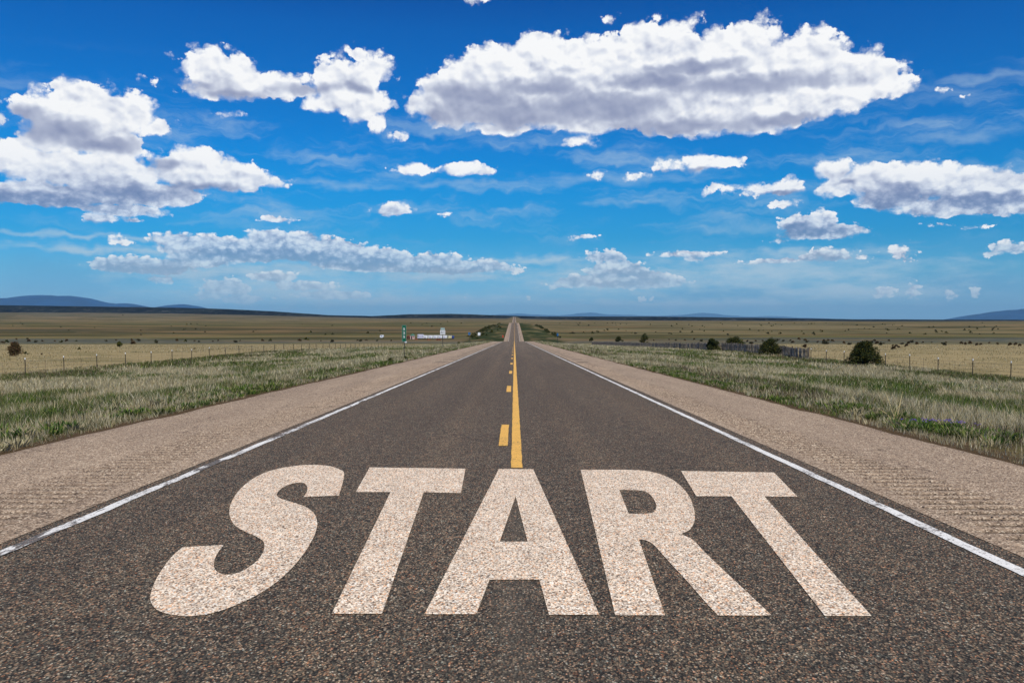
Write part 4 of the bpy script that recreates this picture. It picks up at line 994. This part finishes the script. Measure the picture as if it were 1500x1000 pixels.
def make_verge():
    dry = [[], [], []]; grn = [[], [], []]; wd = [[], [], []]
    offs = [0, 0, 0]
    def put(store, k, V, F3, C):
        store[0].append(V); store[1].append(F3 + offs[k]); store[2].append(C); offs[k] += len(V)
    zones = [(-14, 6, 70000, 0.010, 0.27, 1.0), (6, 20, 150000, 0.0075, 0.27, 1.0), (20, 38, 130000, 0.012, 0.30, 1.0), (38, 75, 130000, 0.022, 0.34, 1.0), (75, 150, 80000, 0.045, 0.38, 1.0), (150, 300, 40000, 0.10, 0.40, 1.0)]
    for si, (lo, hi) in enumerate(((-40.5, -7.15), (6.4, 37.5))):
        for zi, (ya, yb, n_, w_, h_, pw) in enumerate(zones):
            x, y, g = scatter(n_, lo, hi, ya, yb, 200 + si * 20 + zi)
            vis = (np.abs(x) < 0.64 * y + 2.0) | (g.random(len(x)) < 0.45)
            x, y = x[vis], y[vis]
            # tufts: pull the blades towards tuft centres
            ts = 0.33 if yb < 80 else 0.7
            cx = (np.floor(x / ts) + vnoise(np.floor(x / ts) * 1.37, np.floor(y / ts) * 1.91, 3)) * ts; cy = (np.floor(y / ts) + vnoise(np.floor(x / ts) * 2.37, np.floor(y / ts) * 0.91, 4)) * ts
            pull = 0.5 * g.random(len(x)); x = x + (cx - x) * pull; y = y + (cy - y) * pull
            e_ = verge_edge(x)
            rag = (fbm(y / 1.6, x * 0, 17, 4) - 0.5) * 0.9
            ok = e_ > -0.34 + 0.6 * rag + 0.25 * g.random(len(x)); x, y, e_ = x[ok], y[ok], e_[ok]
            p1 = fbm(x / 4.0, y / 7.0, 61, 5); p2 = fbm(x / 2.2, y / 3.5, 77, 4); p3 = fbm(x / 1.2, y / 2.0, 91, 3)
            tuft = vnoise(np.floor(x / ts) * 3.1, np.floor(y / ts) * 5.3, 8)
            near_edge = 1 - sst(e_, 0.4, 2.8)
            far_edge = sst(e_, 25, 30)
            pg = sst(p1 + 0.32 * (p2 - 0.5) + 0.10 * near_edge + 0.12 * far_edge, 0.45, 0.54) * np.where(e_ < 3, 0.15 + 0.85 * sst(p3, 0.40, 0.55), 1)
            weed_band = sst(e_, 0.2, 1.0) * (1 - sst(e_, 3.0, 6.5)) * sst(p2, 0.42, 0.52) * (1.0 if si else 0.45)
            bare = (p3 > 0.70) & (p1 < 0.5) & (e_ < 12)
            u = g.random(len(x)); kind = np.where(u < 0.06 + pg * 0.80, 1, 0)
            kind = np.where((g.random(len(x)) < weed_band * 0.7), 2, kind)
            kind = np.where((g.random(len(x)) < 0.6 * sst(e_, 23, 27) * sst(p2, 0.40, 0.52)), 2, kind)
            hs = h_ * (0.45 + 0.75 * g.random(len(x))) * (0.55 + 0.9 * tuft) * (0.50 + 0.42 * sst(e_, 0.0, 3.0))
            n0 = len(x)
            cs = STRAW[g.integers(0, len(STRAW), n0)]; gs = GREEN[g.integers(0, len(GREEN), n0)]; ds = DGREEN[g.integers(0, len(DGREEN), n0)]
            gs = np.where((p2 + 0.15 * g.random(n0) > 0.58)[:, None], ds, gs)
            ws = np.where((g.random(n0) < 0.6)[:, None], PURP[g.integers(0, len(PURP), n0)], OLIVE[g.integers(0, len(OLIVE), n0)])
            jit = (0.55 + 0.75 * g.random(n0) )[:, None] * (0.55 + 0.75 * tuft)[:, None]
            for k, (store, cc) in enumerate(((dry, cs), (grn, gs), (wd, ws))):
                s_ = (kind == k) & ~bare
                if s_.sum() == 0: continue
                ww = w_ * (0.6 + 0.8 * g.random(s_.sum())) * (1.35 if k == 1 else 1.0)
                hh = hs[s_] * (0.80 if k == 1 else 1.0 if k == 0 else 0.75)
                put(store, k, *blades(x[s_], y[s_], g, hh, ww, 0.75 if k != 1 else 0.9, (cc * jit)[s_]))
    for store, nm in ((dry, 'dry_grass'), (grn, 'green_grass'), (wd, 'roadside_weeds')):
        o = mesh_np(nm, np.concatenate(store[0]), np.concatenate(store[1]), m_blade, colors=np.concatenate(store[2]))
        tag(o, {'dry_grass': 'pale straw coloured bunch grass covering both verges', 'green_grass': 'patches of green grass among the straw on the verges', 'roadside_weeds': 'purplish brown weeds along the shoulder edges'}[nm], 'grass' if nm != 'roadside_weeds' else 'weeds', kind='stuff')
make_verge()

# low scrub and tufts out in the fenced fields
def field_tufts():
    g = np.random.default_rng(77); Vs = []; Cs = []; Fs = []; off = 0
    for sg in (-1, 1):
        n_ = 48000; y = 45 * (420 / 45) ** g.random(n_); x = sg * (37 + (0.62 * y + 15) * g.random(n_))
        ok = (np.abs(x) < 0.64 * y + 4) & (fbm(x / 14, y / 14, 41, 3) + 0.3 * g.random(n_) > 0.60)
        x, y = x[ok], y[ok]; h = 0.20 * (0.5 + g.random(len(x))); w_ = 0.006 + 0.00035 * y
        cc = np.where((g.random(len(x)) < 0.30)[:, None], OLIVE[g.integers(0, 3, len(x))] * 1.1, STRAW[g.integers(0, 6, len(x))] * 0.78)
        V, F3, C = blades(x, y, g, h, w_, 0.9, cc); Vs.append(V); Fs.append(F3 + off); Cs.append(C); off += len(V)
    tag(mesh_np('field_grass', np.concatenate(Vs), np.concatenate(Fs), m_blade, colors=np.concatenate(Cs)), 'short sparse tufts growing over the tan fields behind the fences', 'grass', kind='stuff')
field_tufts()

# leafy green weeds that hug the shoulder edges
def forb_src(seed, cols, s_=0.11, n_=60):
    g = np.random.default_rng(seed); x = g.normal(size=n_) * s_ * 0.55; y = g.normal(size=n_) * s_ * 0.55
    a_ = np.arctan2(y, x) + g.normal(size=n_) * 0.4; h = s_ * (0.25 + 0.75 * g.random(n_)); le = s_ * (0.3 + 0.7 * g.random(n_))
    b = np.stack([x, y, 0.02 * g.random(n_)], 1); tp = b + np.stack([np.cos(a_) * le, np.sin(a_) * le, h], 1)
    W = np.stack([-np.sin(a_), np.cos(a_), 0 * a_], 1) * s_ * 0.085; md = (b + tp) / 2 + np.array([0, 0, s_ * 0.08])
    V = np.stack([b, md - W, md + W, tp], 1).reshape(-1, 3); i = np.arange(n_)[:, None] * 4
    F3 = np.concatenate([i + [0, 2, 1], i + [1, 2, 3]], 1).reshape(-1, 3)
    cols = np.asarray(cols); C = np.repeat(cols[g.integers(0, len(cols), n_)] * (0.7 + 0.6 * g.random(n_))[:, None], 4, axis=0)
    return V, F3, C
FORB = [forb_src(300 + i, c_) for i, c_ in enumerate([DGREEN, DGREEN, GREEN, [(0.13, 0.20, 0.03), (0.06, 0.12, 0.02)], [(0.30, 0.26, 0.15), (0.42, 0.37, 0.24)]])]
def forbs():
    g = np.random.default_rng(5); Vs = []; Fs = []; Cs = []; off = 0
    for sg in (-1, 1):
        for k in range(1500):
            y = 9 + 75 * g.random() ** 1.5; e_ = abs(g.normal()) * 1.3 + 0.05
            x = -(7.25 + e_) if sg < 0 else 6.55 + e_
            if fbm(np.array([y / 1.8]), np.array([sg * 9.0 + e_ / 0.8]), 55, 3)[0] < 0.46 + 0.12 * g.random(): continue
            V, F3, C = FORB[g.integers(0, 5)]; a_ = g.random() * 6.283; s_ = 0.7 + 1.0 * g.random()
            c_, n2 = math.cos(a_), math.sin(a_)
            P_ = np.stack([V[:, 0] * c_ - V[:, 1] * n2, V[:, 0] * n2 + V[:, 1] * c_, V[:, 2]], 1) * s_ + [x, y, float(terrain(x, y)) - 0.01]
            Vs.append(P_); Fs.append(F3 + off); Cs.append(C); off += len(V)
    tag(mesh_np('leafy_weeds', np.concatenate(Vs), np.concatenate(Fs), m_blade, colors=np.concatenate(Cs)), 'broad leaved green weeds hugging the edges of the shoulders', 'weeds', kind='stuff')
forbs()
# purple flowers and a dry yellow weed on the right verge
v = at(1378, 629)
g = np.random.default_rng(9); Vs = []; Fs = []; Cs = []; off = 0
for k in range(60):
    x = v.x + g.normal() * 0.32; y = v.y + g.normal() * 0.10; zz = float(terrain(x, y)) + 0.13 + 0.05 * g.random()
    for q in range(5):
        a_ = q * 1.257 + g.random(); r_ = 0.020
        Vs.append(np.array([[x, y, zz], [x + r_ * math.cos(a_), y + r_ * math.sin(a_), zz + 0.008], [x + r_ * math.cos(a_ + .9), y + r_ * math.sin(a_ + .9), zz + 0.014]])); Fs.append([off, off + 1, off + 2]); Cs.append(np.tile([0.20, 0.13, 0.52], (3, 1))); off += 3
tag(mesh_np('wildflowers', np.concatenate(Vs), Fs, m_blade, colors=np.concatenate(Cs)), 'patch of small purple flowers in the green weeds on the right verge', 'flowers', kind='stuff')
v = at(1310, 618)
q = MB(); g = random.Random(4)
for k in range(13):
    a_ = g.uniform(0, 6.28); L = g.uniform(0.22, 0.5) if k > 1 else 0.85; e_ = g.uniform(0.4, 1.2) if k > 1 else 0.75
    p0 = Vector((g.gauss(0, .05), g.gauss(0, .05), 0)); p1 = p0 + Vector((math.cos(a_) * math.cos(e_), math.sin(a_) * math.cos(e_), math.sin(e_))) * L * 0.6
    p2 = p1 + Vector((math.cos(a_), math.sin(a_), 0.7)).normalized() * L * 0.4; q.tube([p0, p1, p2], [0.007, 0.006, 0.003], 4)
o = q.build('dry_weed', plain('dry_yellow_stalk', (0.46, 0.37, 0.18), 0.9)); o.location = v; tag(o, 'dead straw yellow weed stalks leaning over the green edge on the right', 'dead weed')
# loose stones
def stones():
    g = np.random.default_rng(15); Vs = []; Fs = []; off = 0
    oct_ = np.array([(1,0,0),(-1,0,0),(0,1,0),(0,-1,0),(0,0,1),(0,0,-1)], float); of = np.array([(0,2,4),(2,1,4),(1,3,4),(3,0,4),(2,0,5),(1,2,5),(3,1,5),(0,3,5)])
    for k in range(1500):
        y = 4 + 36 * g.random() ** 1.6; side = g.random() < 0.5
        x = -(4.1 + 3.4 * g.random() ** 0.7) if side else 3.8 + 3.0 * g.random() ** 0.7
        s_ = 0.004 + 0.012 * g.random() ** 3
        Vs.append(oct_ * (s_ * g.uniform(.6, 1.3, (6, 1))) * [1, 1, .7] + [x, y, float(zroad(y)) + 0.006 + s_ * 0.3]); Fs.append(of + off); off += 6
    tag(mesh_np('gravel', np.concatenate(Vs), np.concatenate(Fs), plain('loose_stone', (0.24, 0.18, 0.14), 0.9, var=0.5, scale=40)), 'loose small stones lying on the shoulders', 'gravel', kind='stuff')
stones()

# ------------------------------------------------------------------ the air
if True:
    me = bpy.data.meshes.new('haze'); bm = bmesh.new(); bmesh.ops.create_cube(bm, size=1)
    top, bot = 1500.0, -420.0
    bmesh.ops.scale(bm, vec=(260000, 200000, top - bot), verts=bm.verts); bmesh.ops.translate(bm, vec=(0, 30000, (top + bot) / 2), verts=bm.verts)
    bm.to_mesh(me); bm.free()
    m_, n = mat('air')
    vp = n.new('ShaderNodeVolumePrincipled', {'Color': (0.36, 0.72, 1.0, 1), 'Density': 1.3e-5, 'Anisotropy': 0.0})
    out = n.new('ShaderNodeOutputMaterial'); n.l.new(vp.outputs[0], out.inputs['Volume'])
    me.materials.append(m_); o = bpy.data.objects.new('haze', me); COL.objects.link(o)
    tag(o, 'thin blue air over the whole plain', 'haze', kind='stuff')
sc.cycles.volume_bounces = 0
sc.cycles.max_bounces = 6

sc.cycles.use_denoising = True
sc.cycles.adaptive_threshold = 0.015
